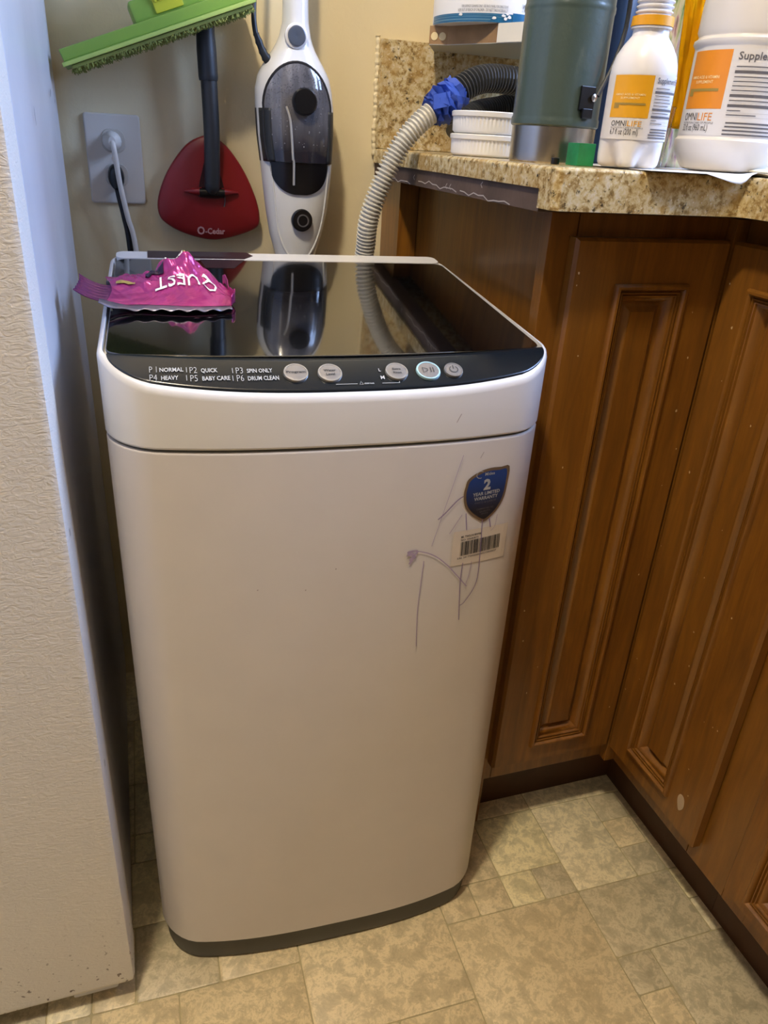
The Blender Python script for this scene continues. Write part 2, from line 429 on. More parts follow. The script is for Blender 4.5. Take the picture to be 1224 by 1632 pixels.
WM.add('top_band', loft([lp(.004, .6853), lp(.001, .6858), lp(-.0004, .688), lp(-.0006, lambda y: ztop(y)-.0055), lp(.0004, lambda y: ztop(y)-.0022), lp(.0018, lambda y: ztop(y)-.0006), lp(.0038, ztop), lp(.0042, ztop), lp(.0050, lambda y: ztop(y)-.0085)], True, True), RIM, smooth=True, **A)
# control panel: filled patch, large rounded front corners
PW = .1985
def panel_pt(u, v, h=0):
    x = PW*sin(pi/2*(2*u-1)); vb = -.1635-.012*(1-(x/PW)**2)
    yf = DF-BOW*(1-abs(x/HW)**2.8)+.0045; e = abs(x)-(PW-.035)
    if e > 0: yf += (vb-yf-.001)*(1-sqrt(max(0, 1-(e/.035)**2)))
    y = yf+(vb-yf)*v
    return (x, y, ztop(y)+.0006+h)
pn = WM.add('control_panel', grid(lambda u, v: panel_pt(u, v), 60, 10), PANEL, smooth=True, **A, label='blue-black control panel')
q_ = pn.modifiers.new('s', 'SOLIDIFY'); q_.thickness = .0078; q_.offset = -1
# glass lid
def lid_outline(k=0):
    a, r = .2000-k, .012; o = []
    n = 30
    for i in range(n+1):
        x = -(a-r)+2*(a-r)*i/n; o.append((x, -.1600+k-.0125*(1-(x/a)**2)))
    for i in range(1, 6):
        t = -pi/2+pi/2*i/5; o.append((a-r+r*cos(t), -.1600+k+r+r*sin(t)))
    for i in range(6):
        t = pi/2*i/5; o.append((a-r+r*cos(t), .148-k-r+r*sin(t)))
    for i in range(6):
        t = pi/2+pi/2*i/5; o.append((-a+r+r*cos(t), .148-k-r+r*sin(t)))
    for i in range(5):
        t = pi+pi/2*i/5; o.append((-a+r+r*cos(t), -.1600+k+r+r*sin(t)))
    return o
zl = lambda y: .7552+.0983*(y+.165)
WM.add('lid_base', loft([[(x, y, zl(y)-.0083) for x, y in lid_outline(.004)], [(x, y, zl(y)-.0055) for x, y in lid_outline(.002)]]), RIM, smooth=True, **A)
WM.add('lid_glass', loft([[(x, y, zl(y)-.0054) for x, y in lid_outline(.001)], [(x, y, zl(y)+.0002) for x, y in lid_outline(0)], [(x, y, zl(y)+.0010) for x, y in lid_outline(.0008)]]), GLASSBLK, smooth=True, **A, label='glossy black glass lid')
# rear rim shelf behind the lid
WM.add('rear_rim', loft([[(x, y, zl(y)-.0083) for x, y in rrect(-.2005, .1495, .2005, .1815, .010)], [(x, y, zl(y)+.0015) for x, y in rrect(-.2005, .1495, .2005, .1815, .010)]]), RIM, smooth=True, **A)
st = lambda x, y: (x, y, zl(y)+.0022)
WM.add('warning_sticker', join(loft([[(x, y, zl(y)+.0016) for x, y in ((-.165, .152), (-.052, .152), (-.040, .168), (-.046, .184), (-.165, .184))], [(x, y, zl(y)+.002) for x, y in ((-.165, .152), (-.052, .152), (-.040, .168), (-.046, .184), (-.165, .184))]]), loft([[(x, y, zl(y)+.0011) for x, y in ((-.105, .150), (-.052, .150), (-.068, .112), (-.100, .112))], [(x, y, zl(y)+.0014) for x, y in ((-.105, .150), (-.052, .150), (-.068, .112), (-.100, .112))]])), plain('aubergine_sticker', '2a1620', .4), **A, label='dark aubergine warning sticker')
rows = [rect2(-.158+rt.random()*.004, .1795-i*.0045, -.060-rt.random()*.02-(.04 if i == 5 else 0), .1795-i*.0045+.0012) for i in range(6)]
WM.add('lettering', fmap(join(*rows), lambda x, y, z: st(x, y)), INK_M, **A)
# buttons and print on the control panel
def on_panel(x, y, h=.0009):
    dz = (ztop(y+.001)-ztop(y-.001))/.002
    return (x, y-h*dz*.7, ztop(y)+.0006+h)
def btn(x, y, r, name, ring=RING):
    sl = (ztop(y+.004)-ztop(y-.004))/.008; nrm = Vector((0, -sl, 1)).normalized()
    P = (x, y, ztop(y)+.0006)
    b_ = WM.add('button', disc_to(lathe([(r*.86, -.001), (r*.86, .0016), (r*.82, .002), (0.0005, .0022)], segs=32), P, nrm), BUTTON, smooth=True, **A, label=name+' button')
    WM.add('button_ring', disc_to(lathe([(r*.84, .0005), (r*.86, .0021), (r*.96, .0021), (r, .0012), (r, -.0005)], segs=36, cap0=False, cap1=False), P, nrm), ring, parent=b_, smooth=True, **A)
    def mp(gx): 
        q = nrm.to_track_quat('Z', 'Y'); 
        ax = Vector((1, 0, 0)); ay = nrm.cross(ax)
        return fmap(gx, lambda a, c, z: Vector(P)+ax*a+ay*c+nrm*.0025)
    return b_, mp
CYAN = plain('pale_cyan_lit_ring', 'a9cdd2', .3)
by = -.1932
b_, mp = btn(-.0455, by+.001, .0108, 'round silver program'); WM.add('lettering', mp(text('Program', .0026, 0, -.0013, 'CENTER', .02, width=.0165)), INK_D, b_, **A)
b_, mp = btn(-.0160, by, .0108, 'round silver water level'); WM.add('lettering', mp(join(text('Water', .0027, 0, .0008, 'CENTER', .02), text('Level', .0027, 0, -.0038, 'CENTER', .02))), INK_D, b_, **A)
b_, mp = btn(.0440, by, .0104, 'round silver extra rinse'); WM.add('lettering', mp(join(text('Extra', .0025, 0, .0008, 'CENTER', .02), text('Rinse', .0025, 0, -.0036, 'CENTER', .02))), INK_D, b_, **A)
b_, mp = btn(.0735, by, .0112, 'cyan-ringed start and pause', CYAN)
WM.add('symbol', mp(join(stroke([(-.0052, -.0032), (-.0052, .0032), (-.0008, .001), (-.0008, -.001)], .0007, True), rect2(.0018, -.003, .0025, .003, 1), rect2(.0042, -.003, .0049, .003, 1))), INK_D, b_, **A)
b_, mp = btn(.0975, by, .0088, 'small round power', BUTTON)
WM.add('symbol', mp(join(stroke([(.0038*sin(a), .0038*cos(a)) for a in [.6+(2*pi-1.2)*k/16 for k in range(17)]], .0007), rect2(-.00035, .0005, .00035, .0048, 1))), INK_D, b_, **A)
tx = []
def pt(s, x, y, h, bold=0, sx=1): tx.append(fmap(text(s, h, x, y, 'LEFT', bold, sx=sx), lambda a, c, z: on_panel(a, c)))
def ptw(s_, x, y, h, w_, bold): tx.append(fmap(text(s_, h, x, y, 'LEFT', bold, width=w_), lambda a, c, z: on_panel(a, c)))
for s_, t_, x, y, xw, ww in (('P 1', 'NORMAL', -.165, -.1885, -.157, .019), ('P2', 'QUICK', -.1330, -.1900, -.1240, .0135), ('P3', 'SPIN ONLY', -.0955, -.1915, -.0865, .0215), ('P4', 'HEAVY', -.165, -.1970, -.156, .0135), ('P5', 'BABY CARE', -.1330, -.1985, -.1235, .0225), ('P6', 'DRUM CLEAN', -.0955, -.1995, -.0865, .0260)):
    ptw(s_, x, y, .0066, .0058, -.012); ptw(t_, xw, y+.0006, .0042, ww, .02)
for x, y in ((-.1358, -.189), (-.1362, -.1975), (-.0985, -.191), (-.0990, -.199)): tx.append(fmap(rect2(x, y, x+.0005, y+.0055, 1), lambda a, c, z: on_panel(a, c)))
pt('L', .0280, -.1925, .0032, .01); pt('M', .0280, -.2010, .0036, .02)
tx.append(fmap(join(rect2(-.013, -.2055, .006, -.2051), rect2(.028, -.2055, .044, -.2051), rect2(.0436, -.2055, .044, -.2038, 1), text('child lock', .0016, .012, -.2058, bold=.02), stroke([(.0078, -.2060), (.0110, -.2060), (.0094, -.2030)], .0004, True)), lambda a, c, z: on_panel(a, c)))
WM.add('panel_lettering', join(*tx), INK_L, **A, kind='stuff')
# print and stickers on the front, mapped to the curved face
def on_front(x, z, e=.0005): return (x, yfront(x)-e, z)
def fr(gx, e=.0005): return fmap(gx, lambda x, y, z: on_front(x, y, e))
shield = [(.1170, .6445), (.1280, .6510), (.1400, .6535), (.1520, .6530), (.1615, .6525), (.1618, .635), (.1600, .620), (.1545, .608), (.1470, .600), (.1395, .5955), (.1310, .600), (.1225, .607), (.1160, .616), (.1135, .628), (.1145, .637)]
def shield_fill(s, e):
    c = (.1380, .6260); P = catmull(shield, 3); P = [(c[0]+(x-c[0])*s, c[1]+(y-c[1])*s) for x, y in P]
    V = [(c[0], c[1], 0)]; F = []; n = len(P)
    for q in (.35, .7, 1): V += [(c[0]+(x-c[0])*q, c[1]+(y-c[1])*q, 0) for x, y in P]
    for i in range(n):
        j = (i+1) % n; F += [(0, 1+i, 1+j), (1+i, 1+n+i, 1+n+j, 1+j), (1+n+i, 1+2*n+i, 1+2*n+j, 1+n+j)]
    return fr((V, F), e)
shl = WM.add('warranty_sticker', shield_fill(1, .0005), plain('bronze_sticker_edge', '6e5a44', .4), **A, label='bronze edged shield sticker')
def shield_mat():
    m, nt, b = base_mat('shield_blue_to_black'); v = coords(nt); s = N(nt, 'ShaderNodeSeparateXYZ'); nt.links.new(v, s.inputs[0])
    nt.links.new(ramp(nt, s.outputs[2], [(.61, lin('20222a')), (.645, lin('20407c'))]), b.inputs['Base Color']); b.inputs['Roughness'].default_value = .35; return m
WM.add('sticker_face', shield_fill(.89, .0007), shield_mat(), shl, **A)
def rot2(gx, a, c): return fmap(gx, lambda x, y, z: (c[0]+(x-c[0])*cos(a)-(y-c[1])*sin(a), c[1]+(x-c[0])*sin(a)+(y-c[1])*cos(a), z))
SC_ = .1385
WM.add('lettering', fr(rot2(join(text('2', .0105, SC_, .6315, 'CENTER', .045), text('Midea', .0032, SC_+.002, .6462, 'CENTER', .01), stroke([(SC_-.0085+.0042*cos(a), .6480+.0036*sin(a)) for a in [.9+k*.32 for k in range(14)]], .0006), text('YEAR LIMITED', .0034, SC_, .6258, 'CENTER', .02, width=.0300), text('WARRANTY', .0036, SC_, .6208, 'CENTER', .02, width=.0265)), .03, (SC_, .625)), .0009), INK_L, shl, **A)
WM.add('small_lettering', fr(rot2(join(text('PARTS & LABOR', .0022, SC_, .6170, 'CENTER', .0, width=.0240), text('COMMITTED TO', .0017, SC_, .6100, 'CENTER', .0, width=.019), text('QUALITY', .0017, SC_, .6070, 'CENTER', .0, width=.012), text('SERVICE', .0013, SC_, .6046, 'CENTER', .0, width=.008)), .03, (SC_, .625)), .0009), INK_M, shl, **A)
bs = WM.add('barcode_sticker', fr(rect2(.1075, .550, .1700, .589, 12, 2), .0005), plain('clear_label_film', 'd5c9ba', .25), **A, label='clear serial number sticker with barcode')
bars = []; x = .1165; rb_ = random.Random(3)
while x < .1605:
    wd = rb_.choice((.0003, .0006, .0009)); bars.append(rect2(x, .5615, x+wd, .5775, 1)); x += wd+rb_.choice((.0003, .0004, .0007))
bars += [text('ML TW21N1BWW', .0022, .1165, .5820, bold=.02, width=.0225), text('NO: 20640B73', .0020, .1165, .5786, bold=.01, width=.0195), text('S/N: 341TW0S00000G15000037', .0019, .1135, .5580, bold=.01, width=.0450)]
WM.add('barcode', fr(rot2(join(*bars), .045, (.138, .57)), .0008), INK_D, bs, **A)
PENS = [([(.1084,.6703),(.0933,.6114),(.0844,.5765)], .0005, 1), ([(.0885,.6052),(.0965,.6124),(.1069,.6233),(.1132,.6272)], .0011, 0), ([(.0777,.5611),(.0763,.5283),(.0756,.5019),(.0776,.4581)], .0008, 1),
  ([(.0592,.5686),(.0647,.5736),(.0838,.5681),(.1023,.5537),(.1285,.523)], .0011, 1), ([(.0625,.5594),(.067,.569),(.0602,.5727),(.0701,.5729),(.0628,.5639),(.068,.567),(.061,.570)], .0022, 1),
  ([(.1375,.5985),(.1401,.5547),(.1394,.5247),(.1291,.5051),(.1236,.5007)], .0009, 0), ([(.1209,.5521),(.1206,.5282),(.1241,.4823)], .0009, 0), ([(.1181,.6082),(.1209,.5897)], .0009, 0), ([(.1023,.5881),(.114,.6074)], .0006, 1),
  ([(.1454,.5987),(.1482,.5883)], .0012, 0), ([(.1544,.6015),(.1533,.5889),(.1490,.584)], .0005, 1), ([(.131,.552),(.1295,.535),(.1265,.524)], .0007, 1)]
for which, m in ((0, PURPLE), (1, PURPLE2)):
    WM.add('pen_scribble', join(*[fr(stroke([(p.x, p.y) for p in smooth_path([(a, c, 0) for a, c in P], 8)], wd), .0010) for P, wd, k in PENS if k == which]), m, **A, label='purple pen scribbles')
for x, z, dx, dz, wd in ((-.011, .5615, .0006, .0012, .0012), (.098, .703, .004, .008, .0006), (.127, .665, .003, .006, .0006), (-.085, .545, .001, .001, .001), (-.04, .541, .001, .001, .001)):
    WM.add('scuff_mark', fr(stroke([(x, z), (x+dx, z+dz)], wd), .0006), plain('faint_scuff', '9d9490', .6), **A)
WM.add('side_label', ([( -HW-.0006, .02, .50), (-HW-.0006, .085, .50), (-HW-.0006, .085, .56), (-HW-.0006, .02, .56)], [(0, 1, 2, 3)]), WHITE, **A)
for x, y in ((-.15, -.14), (.15, -.14), (-.15, .14), (.15, .14)): WM.add('foot', lathe([(.02, 0), (.02, .004), (.012, .008), (.012, .012)], x, y, 16), BLACK, smooth=True, **A)

# ================================================================ CORNER CABINET
DY = -.526; ZT, ZB = .852, .142
CB = Thing('corner_cabinet', 'honey brown wooden corner base cabinet beside the washing machine', 'cabinet', (.93, -.26, 0))
CB.add('end_panel', box(.722, -.492, .0, .736, -.004, .874), WOOD)
CB.add('rear_cleat', box(.692, -.085, .0, .7215, -.002, .874), WOOD, bevel=.001)
CB.add('face_frame', join(box(.703, -.510, .108, .735, -.4925, .874), box(.7355, -.510, .108, .950, -.4925, .150), box(.7355, -.510, .835, .950, -.4925, .874)), WOOD, bevel=.0015)
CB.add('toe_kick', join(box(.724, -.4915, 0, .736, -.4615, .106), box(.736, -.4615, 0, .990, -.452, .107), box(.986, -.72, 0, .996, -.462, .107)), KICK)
CB.add('side_frame', join(box(.934, -.6945, .108, .950, -.5245, .150), box(.934, -.6945, .835, .950, -.5245, .874), box(.934, -.762, .108, .950, -.695, .874), box(.918, -.524, .108, .950, -.5105, .874)), WOOD, bevel=.0015)
def rect_loop(a0, b0, a1, b1, d): return [(a0, b0, d), (a1, b0, d), (a1, b1, d), (a0, b1, d)]
def door(T_, axis, pos, a0, a1, ma0, ma1, mz0=.173, mz1=.808, name='door', label=None, thick=.0155):
    """slab with a moulded recess; axis 'y': faces -y at y=pos, a=x; axis 'x': faces -x at x=pos, a runs towards -y"""
    if axis == 'y': f = lambda a, z, d: (a, pos-d, z)
    else: f = lambda a, z, d: (pos-d, -a, z)
    def L(a0, z0, a1, z1, d): return [f(a0, z0, d), f(a1, z0, d), f(a1, z1, d), f(a0, z1, d)]
    rim = loft([L(a0, ZB, a1, ZT, -thick), L(a0, ZB, a1, ZT, -.004), L(a0+.003, ZB+.003, a1-.003, ZT-.003, 0), L(ma0, mz0, ma1, mz1, 0), L(ma0, mz0, ma1, mz1, -thick)], False, False)
    V, F = rim; n = len(V); F.append((n-4, n-3, 1, 0)); F.append((n-3, n-2, 2, 1)); F.append((n-2, n-1, 3, 2)); F.append((n-1, n-4, 0, 3))
    dr = T_.add(name, rim, WOOD, label=label)
    prof = [(0, -.001), (.0008, .0036), (.0026, .0056), (.0050, .0056), (.0068, .0034), (.0074, -.0004), (.0082, -.0004), (.0090, .0022), (.0102, .0022), (.0108, -.0010), (.0116, -.0010), (.0124, .0012), (.0134, .0008), (.0140, -.0022), (.0160, -.0030), (.0190, -.0070), (.0215, -.0118), (.0225, -.0150)]
    loops = [L(ma0+o, mz0+o, ma1-o, mz1-o, d) for o, d in prof]
    T_.add('moulding', loft(loops, False, False), WOOD, dr, smooth=True)
    pf = [(.0195, -.0125), (.0235, -.0125), (.0262, -.0105), (.0300, -.0080), (.0305, -.0062)]
    T_.add('door_panel', loft([L(ma0+o, mz0+o, ma1-o, mz1-o, d) for o, d in pf], False, True), WOOD, dr, smooth=True)
    return dr
door(CB, 'y', DY, .727, .9158, .7790, .8705, .173, .808, label='narrow moulded door beside the washing machine')
d2 = door(CB, 'x', .916, .5265, .713, .566, .657, .173, .811, label='narrow moulded door with a pale oval patch')
patch = catmull([(-.6825, .1965), (-.6755, .1985), (-.6725, .190), (-.6760, .179), (-.6800, .1745), (-.6855, .184)], 4)
CB.add('bare_patch', loft([[(.9157, y, z) for y, z in patch], [(.9152, y, z) for y, z in patch]]), plain('bare_pale_spot', 'b09a80', .7), d2, label='pale oval patch of missing varnish')
rf = random.Random(11)
def flecks(f, n, a0, a1, z0, z1):
    G = []
    for i in range(n):
        a = rf.uniform(a0, a1); z = rf.uniform(z0, z1); r = rf.uniform(.0005, .0013)
        P = [f(a+r*cos(t)*rf.uniform(.6, 1.2), z+r*sin(t)*rf.uniform(.8, 1.8)) for t in [2*pi*k/6 for k in range(6)]]
        G.append((P, [tuple(range(6))]))
    return join(*G)
FLK = plain('dried_paint_fleck', 'c9b48a', .8)
o = CB.add('paint_fleck', join(flecks(lambda a, z: (a, DY-.0004, z), 9, .732, .776, .2, .83), flecks(lambda a, z: (a, DY-.0004, z), 7, .874, .911, .2, .83), flecks(lambda a, z: (.9156, a, z), 8, -.562, -.532, .2, .83), flecks(lambda a, z: (.9156, a, z), 12, -.71, -.66, .2, .83), flecks(lambda a, z: (.9218, a, z), 6, -.625, -.60, .3, .7)), FLK); o['kind'] = 'stuff'

CB2 = Thing('sink_cabinet', 'honey brown wooden base cabinet at the right edge of the photo', 'cabinet', (1.2, -1.3, 0))
CB2.add('face_frame', join(box(.934, -1.90, .108, .950, -.7625, .150), box(.934, -1.90, .835, .950, -.7625, .874), box(.9335, -.80, .108, .951, -.7625, .874), box(.934, -1.245, .15, .950, -1.205, .835)), WOOD, bevel=.0015)
door(CB2, 'x', .916, .772, 1.22, .803, 1.180, .160, .811, label='moulded door nearest the right edge')
door(CB2, 'x', .916, 1.235, 1.68, 1.28, 1.635, .160, .811)
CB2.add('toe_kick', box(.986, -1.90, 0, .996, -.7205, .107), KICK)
CB2.add('carcass', join(box(.951, -1.90, .108, .965, -.80, .874), box(.951, -1.915, 0.0, 1.55, -1.901, .874)), WOOD)

# ---- worktop, backsplash, strip
CT = Thing('countertop', 'speckled beige granite countertop over the wooden cabinets', 'countertop', (1.1, -.3, .875))
Lp = [(.674, -.003), (.674, -.555), (.680, -.561), (.880, -.561), (.886, -.567), (.886, -1.93), (1.555, -1.93), (1.555, -.003)]
Lq = [(x+(.0035 if x < .9 else 0), y+(.0035 if -1 < y < -.5 else 0)) for x, y in Lp]
CT.add('slab', loft([[(x, y, .8955) for x, y in Lp], [(x, y, .9115) for x, y in Lp], [(x+(.0012 if x < .9 else 0), y+(.0012 if -1 < y < -.5 else 0), .9142) for x, y in Lp], [(x, y, .9152) for x, y in Lq]]), GRANITE, smooth=True)
CT.add('front_edge', loft([[(x, y, z) for x, y in ((.674, -.555), (.680, -.561), (.880, -.561), (.886, -.567), (.886, -1.93), (.915, -1.93), (.915, -.530), (.674, -.530))] for z in (.8785, .8955)]), GRANITE, label='built-up front edge of the granite')
CT.add('rough_strip', join(box(.6765, -.529, .8752, .700, -.004, .8953), box(.700, -.529, .8752, .914, -.515, .8953)), PLY, label='raw brown strip under the slab with scraped paint')
sc = []
for y0, y1, z in ((-.17, -.04, .8765), (-.33, -.20, .8785), (-.47, -.34, .8760)):
    sc.append(fmap(stroke([(y0+(y1-y0)*k/10, z+.0016*sin(k*1.3+y0*40)+.0012*sin(k*2.9)+.004*k/10) for k in range(11)], .0012), lambda a, c, z_: (.6761, a, c)))
for y, z in ((-.185, .885), (-.30, .882), (-.312, .882), (-.40, .890)): sc.append(fmap(stroke([(y, z-.003), (y+.004, z), (y, z+.003)], .0012), lambda a, c, z_: (.6761, a, c)))
CT.add('paint_streak', join(*sc), plain('streak_white', 'b4aaa4', .8), label='pale smears of paint')
BSP = single('backsplash', 'speckled granite backsplash slab on the wall behind the counter', 'backsplash', box(.675, -.020, .9155, 1.555, -.0005, 1.056), GRANITE, (1.1, -.01, .9155), bevel=.0015)

cq = random.Random(6)
CK = single('caulk_bead', 'lumpy cream caulk line along the left edge of the backsplash', 'caulk', tube([(.6735+cq.uniform(-.001, .001), -.0035, .905+.155*k/16) for k in range(17)], lambda t, i: .0026+.0016*abs(sin(i*.9)), 8, 4), WALL, (.673, -.003, .9), smooth=True)

# ================================================================ THINGS ON THE COUNTER
Z = .9153
# corrugated hose
HS = Thing('drain_hose', 'corrugated grey drain hose rising over the counter edge, taped blue', 'hose', (.60, -.16, .3))
def corr(r, amp, b=0): return lambda t, i: r-(amp if i % 4 in (1, 2) else 0)
HS.add('hose_section', tube([(.575, -.150, .30), (.585, -.155, .55), (.602, -.165, .70), (.612, -.180, .783), (.612, -.195, .833), (.626, -.203, .880), (.648, -.206, .924), (.672, -.206, .951), (.698, -.204, .970)], corr(.0133, .0038), 18, 14, step=.00125), HOSE_L, smooth=False, label='pale grey corrugated section')
HS.add('extension_section', tube([(.703, -.203, .974), (.722, -.200, .988), (.746, -.196, 1.001), (.772, -.190, 1.006), (.808, -.182, 1.006), (.850, -.160, 1.003), (.885, -.110, .998), (.880, -.075, .990), (.845, -.072, .978), (.805, -.085, .970), (.775, -.100, .958), (.762, -.112, .940)], corr(.0168, .0038), 18, 14, step=.0012), HOSE_D, smooth=False, label='dark grey corrugated section')
def tape_r(t, i): return .0195+.003*sin(i*1.7)+.0018*sin(i*4.1)-.004*abs(2*t-1)**3
tp = tube([(.686, -.205, .962), (.697, -.204, .970), (.710, -.203, .980), (.722, -.201, .990)], tape_r, 20, 6)
tp = (
    [(v[0]+.0022*sin(v[2]*900+v[0]*700), v[1]+.0018*sin(v[0]*800), v[2]+.0022*cos(v[0]*650+v[1]*500)) for v in tp[0]], tp[1])
HS.add('tape_wrap', join(tp, fmap(box(-.010, -.001, -.008, .012, .001, .008), lambda x, y, z: (.690+x, -.224+y+.3*z, .975+z+.25*x))), BLUETAPE, smooth=True, label='crumpled blue tape joining the two hoses')

# two fluted ramekins
def ramekin(z, label):
    r0 = .0430; t = Thing('ramekin', label, 'ramekin', (.740, -.262, z), group='white ramekins stacked by the hose')
    fl_ = lambda a, zz: 1+(.016 if int(a/(2*pi)*60*2+.5) % 2 else -.012)*(1 if .003 < zz-z < .0185 else 0)
    t.add('bowl', lathe([(r0-.003, z), (r0-.001, z+.0015), (r0, z+.0032), (r0+.0005, z+.0183), (r0+.0026, z+.0190), (r0+.003, z+.0235), (r0+.0015, z+.0245), (r0-.002, z+.0245), (r0-.003, z+.018), (r0-.0035, z+.005), (.002, z+.004)], .740, -.262, 120, mod=fl_), WHITEPL, smooth=True)
    return t
ramekin(Z, 'white fluted ramekin at the bottom, standing on the granite')
ramekin(Z+.0247, 'white fluted ramekin stacked on top of the other')

# green steel-bottomed vacuum bottle
tx_, ty_ = .7505, -.405
TB = Thing('vacuum_bottle', 'big dark green vacuum bottle with steel base on the counter', 'vacuum bottle', (tx_, ty_, Z))
TB.add('body', lathe([(.0445, Z+.0345), (.0460, Z+.036), (.0460, Z+.042), (.0450, Z+.044), (.0447, Z+.136), (.0455, Z+.138), (.0455, Z+.142), (.0447, Z+.144), (.0447, Z+.235), (.044, Z+.262), (.034, Z+.278), (.030, Z+.285)], tx_, ty_, 64), GREEN, smooth=True)
TB.add('steel_base', lathe([(.043, Z), (.0440, Z+.0015), (.0442, Z+.0342)], tx_, ty_, 64), STEEL, smooth=True, label='brushed steel base band')
TB.add('cap', lathe([(.0325, Z+.2855), (.034, Z+.288), (.034, Z+.335), (.030, Z+.342)], tx_, ty_, 48), STEEL, smooth=True)
ha = math.radians(-80)
def cyl_pt(a, r, z): return (tx_+r*cos(a), ty_+r*sin(a), z)
brk = TB.add('handle_bracket', fmap(join(box(-.009, -.012, 0, .009, .010, .0035), box(-.006, -.019, .002, .006, -.010, .006)), lambda x, y, z: cyl_pt(ha+x/.045, .0446+z, Z+.062+y)), BLACK, bevel=.001, label='black handle bracket')
TB.add('rivet', disc_to(lathe([(.0035, 0), (.0035, .002), (.001, .003)], segs=16), cyl_pt(ha+.13, .048, Z+.062), (cos(ha), sin(ha), 0)), STEEL, brk, smooth=True)
TB.add('wire_handle', tube([cyl_pt(ha+.24, .0490, Z+.064), cyl_pt(ha+.55, .054, Z+.095), cyl_pt(ha+.72, .058, Z+.13), cyl_pt(ha+.60, .056, Z+.17), cyl_pt(ha+.24, .0490, Z+.20)], .0022, 8, 8), DARKGREY, smooth=True)

# green foil box
single('foil_box', 'tiny green glittery box between the vacuum bottle and small bottle', 'box', box(.7340, -.490, Z+.0001, .7530, -.468, Z+.0205), None or plain('green_glitter', '2f9a62', .3, metal=.1, var=.6, bmp=1, bscale=120), (.744, -.479, Z), bevel=.0008)
single('bottle_cap', 'tiny black round cap lying in front of the vacuum bottle', 'cap', lathe([(.0040, Z), (.0042, Z+.001), (.0042, Z+.0055), (.0034, Z+.0062)], .7210, -.470, 20), BLACK, (.721, -.470, Z), smooth=True)

# paper sheet with wavy drooping front
def paper_pt(u, v):
    x = .765+.235*u; front = -.566-.004*sin(u*9)-(.03*min(1, (u-.53)*8) if u > .53 else 0); y = -.36+(front+.36)*v
    z = Z+.0007
    if v > .9 and u > .40: z += .0030*max(0, sin(u*34+2.4))*(v-.9)*10
    return (x, y, z)
def paper_front(u, v):            # the loose lip in front of the counter edge
    x, y, z = paper_pt(u, 1)
    k = max(0, min(1, (u-.25)*6)) if u < .46 else max(0, (.505-u)/.045)
    return (x, y-.004*v, z-.0075*v*k)
pp = single('paper_sheet', 'thin white paper sheet with wavy edge under the supplement bottles', 'paper', join(grid(paper_pt, 40, 16), grid(paper_front, 40, 3)), PAPER, (.88, -.46, Z), smooth=True)
ps = pp.modifiers.new('s', 'SOLIDIFY'); ps.thickness = .0004; ps.offset = 1
ZP = Z+.0015
def towel_pt(u, v):
    x = .925+.16*u; y = -.555+.10*v
    return (x, y, ZP+.001+.0075*max(0, sin(pi*min(1, u*1.15+.05)))*(.55+.45*sin(v*5+u*4))+.0012*sin(u*31)*sin(v*17))
tw = single('paper_towel', 'rumpled off-white cloth towel lying at the counter front, right', 'towel', grid(towel_pt, 40, 20), CLOTH, (1.0, -.5, Z), smooth=True)
tw.modifiers.new('s', 'SOLIDIFY').thickness = .0012

# ---- supplement bottles
LAB = plain('label_paper', 'd8d4d2', .4); ORANGE = plain('label_orange', 'e08a1e', .45, var=.1); AMBER = plain('label_amber', 'e2a313', .45, var=.1)
def wrap(cx, cy, r, a0, gx, z0, e=.0004):       # flat x = arc length, y = height
    return fmap(gx, lambda x, y, z: (cx+(r+e)*cos(a0+x/r), cy+(r+e)*sin(a0+x/r), z0+y))
def facts(x0, y1, wd, s, seed):
    q = random.Random(seed); th, tm = [], []
    th.append(text('Supplement Facts', .0042*s, x0+.0006, y1-.0055*s, bold=.015, width=wd*1.15))
    y = y1-.009*s
    for k in range(11):
        if k in (1, 6, 8): th.append(rect2(x0, y-.0016*s, x0+wd, y, 8)); y -= .0032*s
        else:
            tm.append(rect2(x0+.0005, y-.0006*s, x0+wd*q.uniform(.2, .8), y-.0001*s, 6)); tm.append(rect2(x0, y-.0016*s, x0+wd, y-.00152*s, 8)); y -= .0025*s
    y -= .002*s
    for k in range(4): th.append(rect2(x0+q.uniform(-.001, .002), y-.0009*s, x0+wd*q.uniform(.85, .98), y, 8)); y -= .0022*s
    return join(*th), join(*tm), y
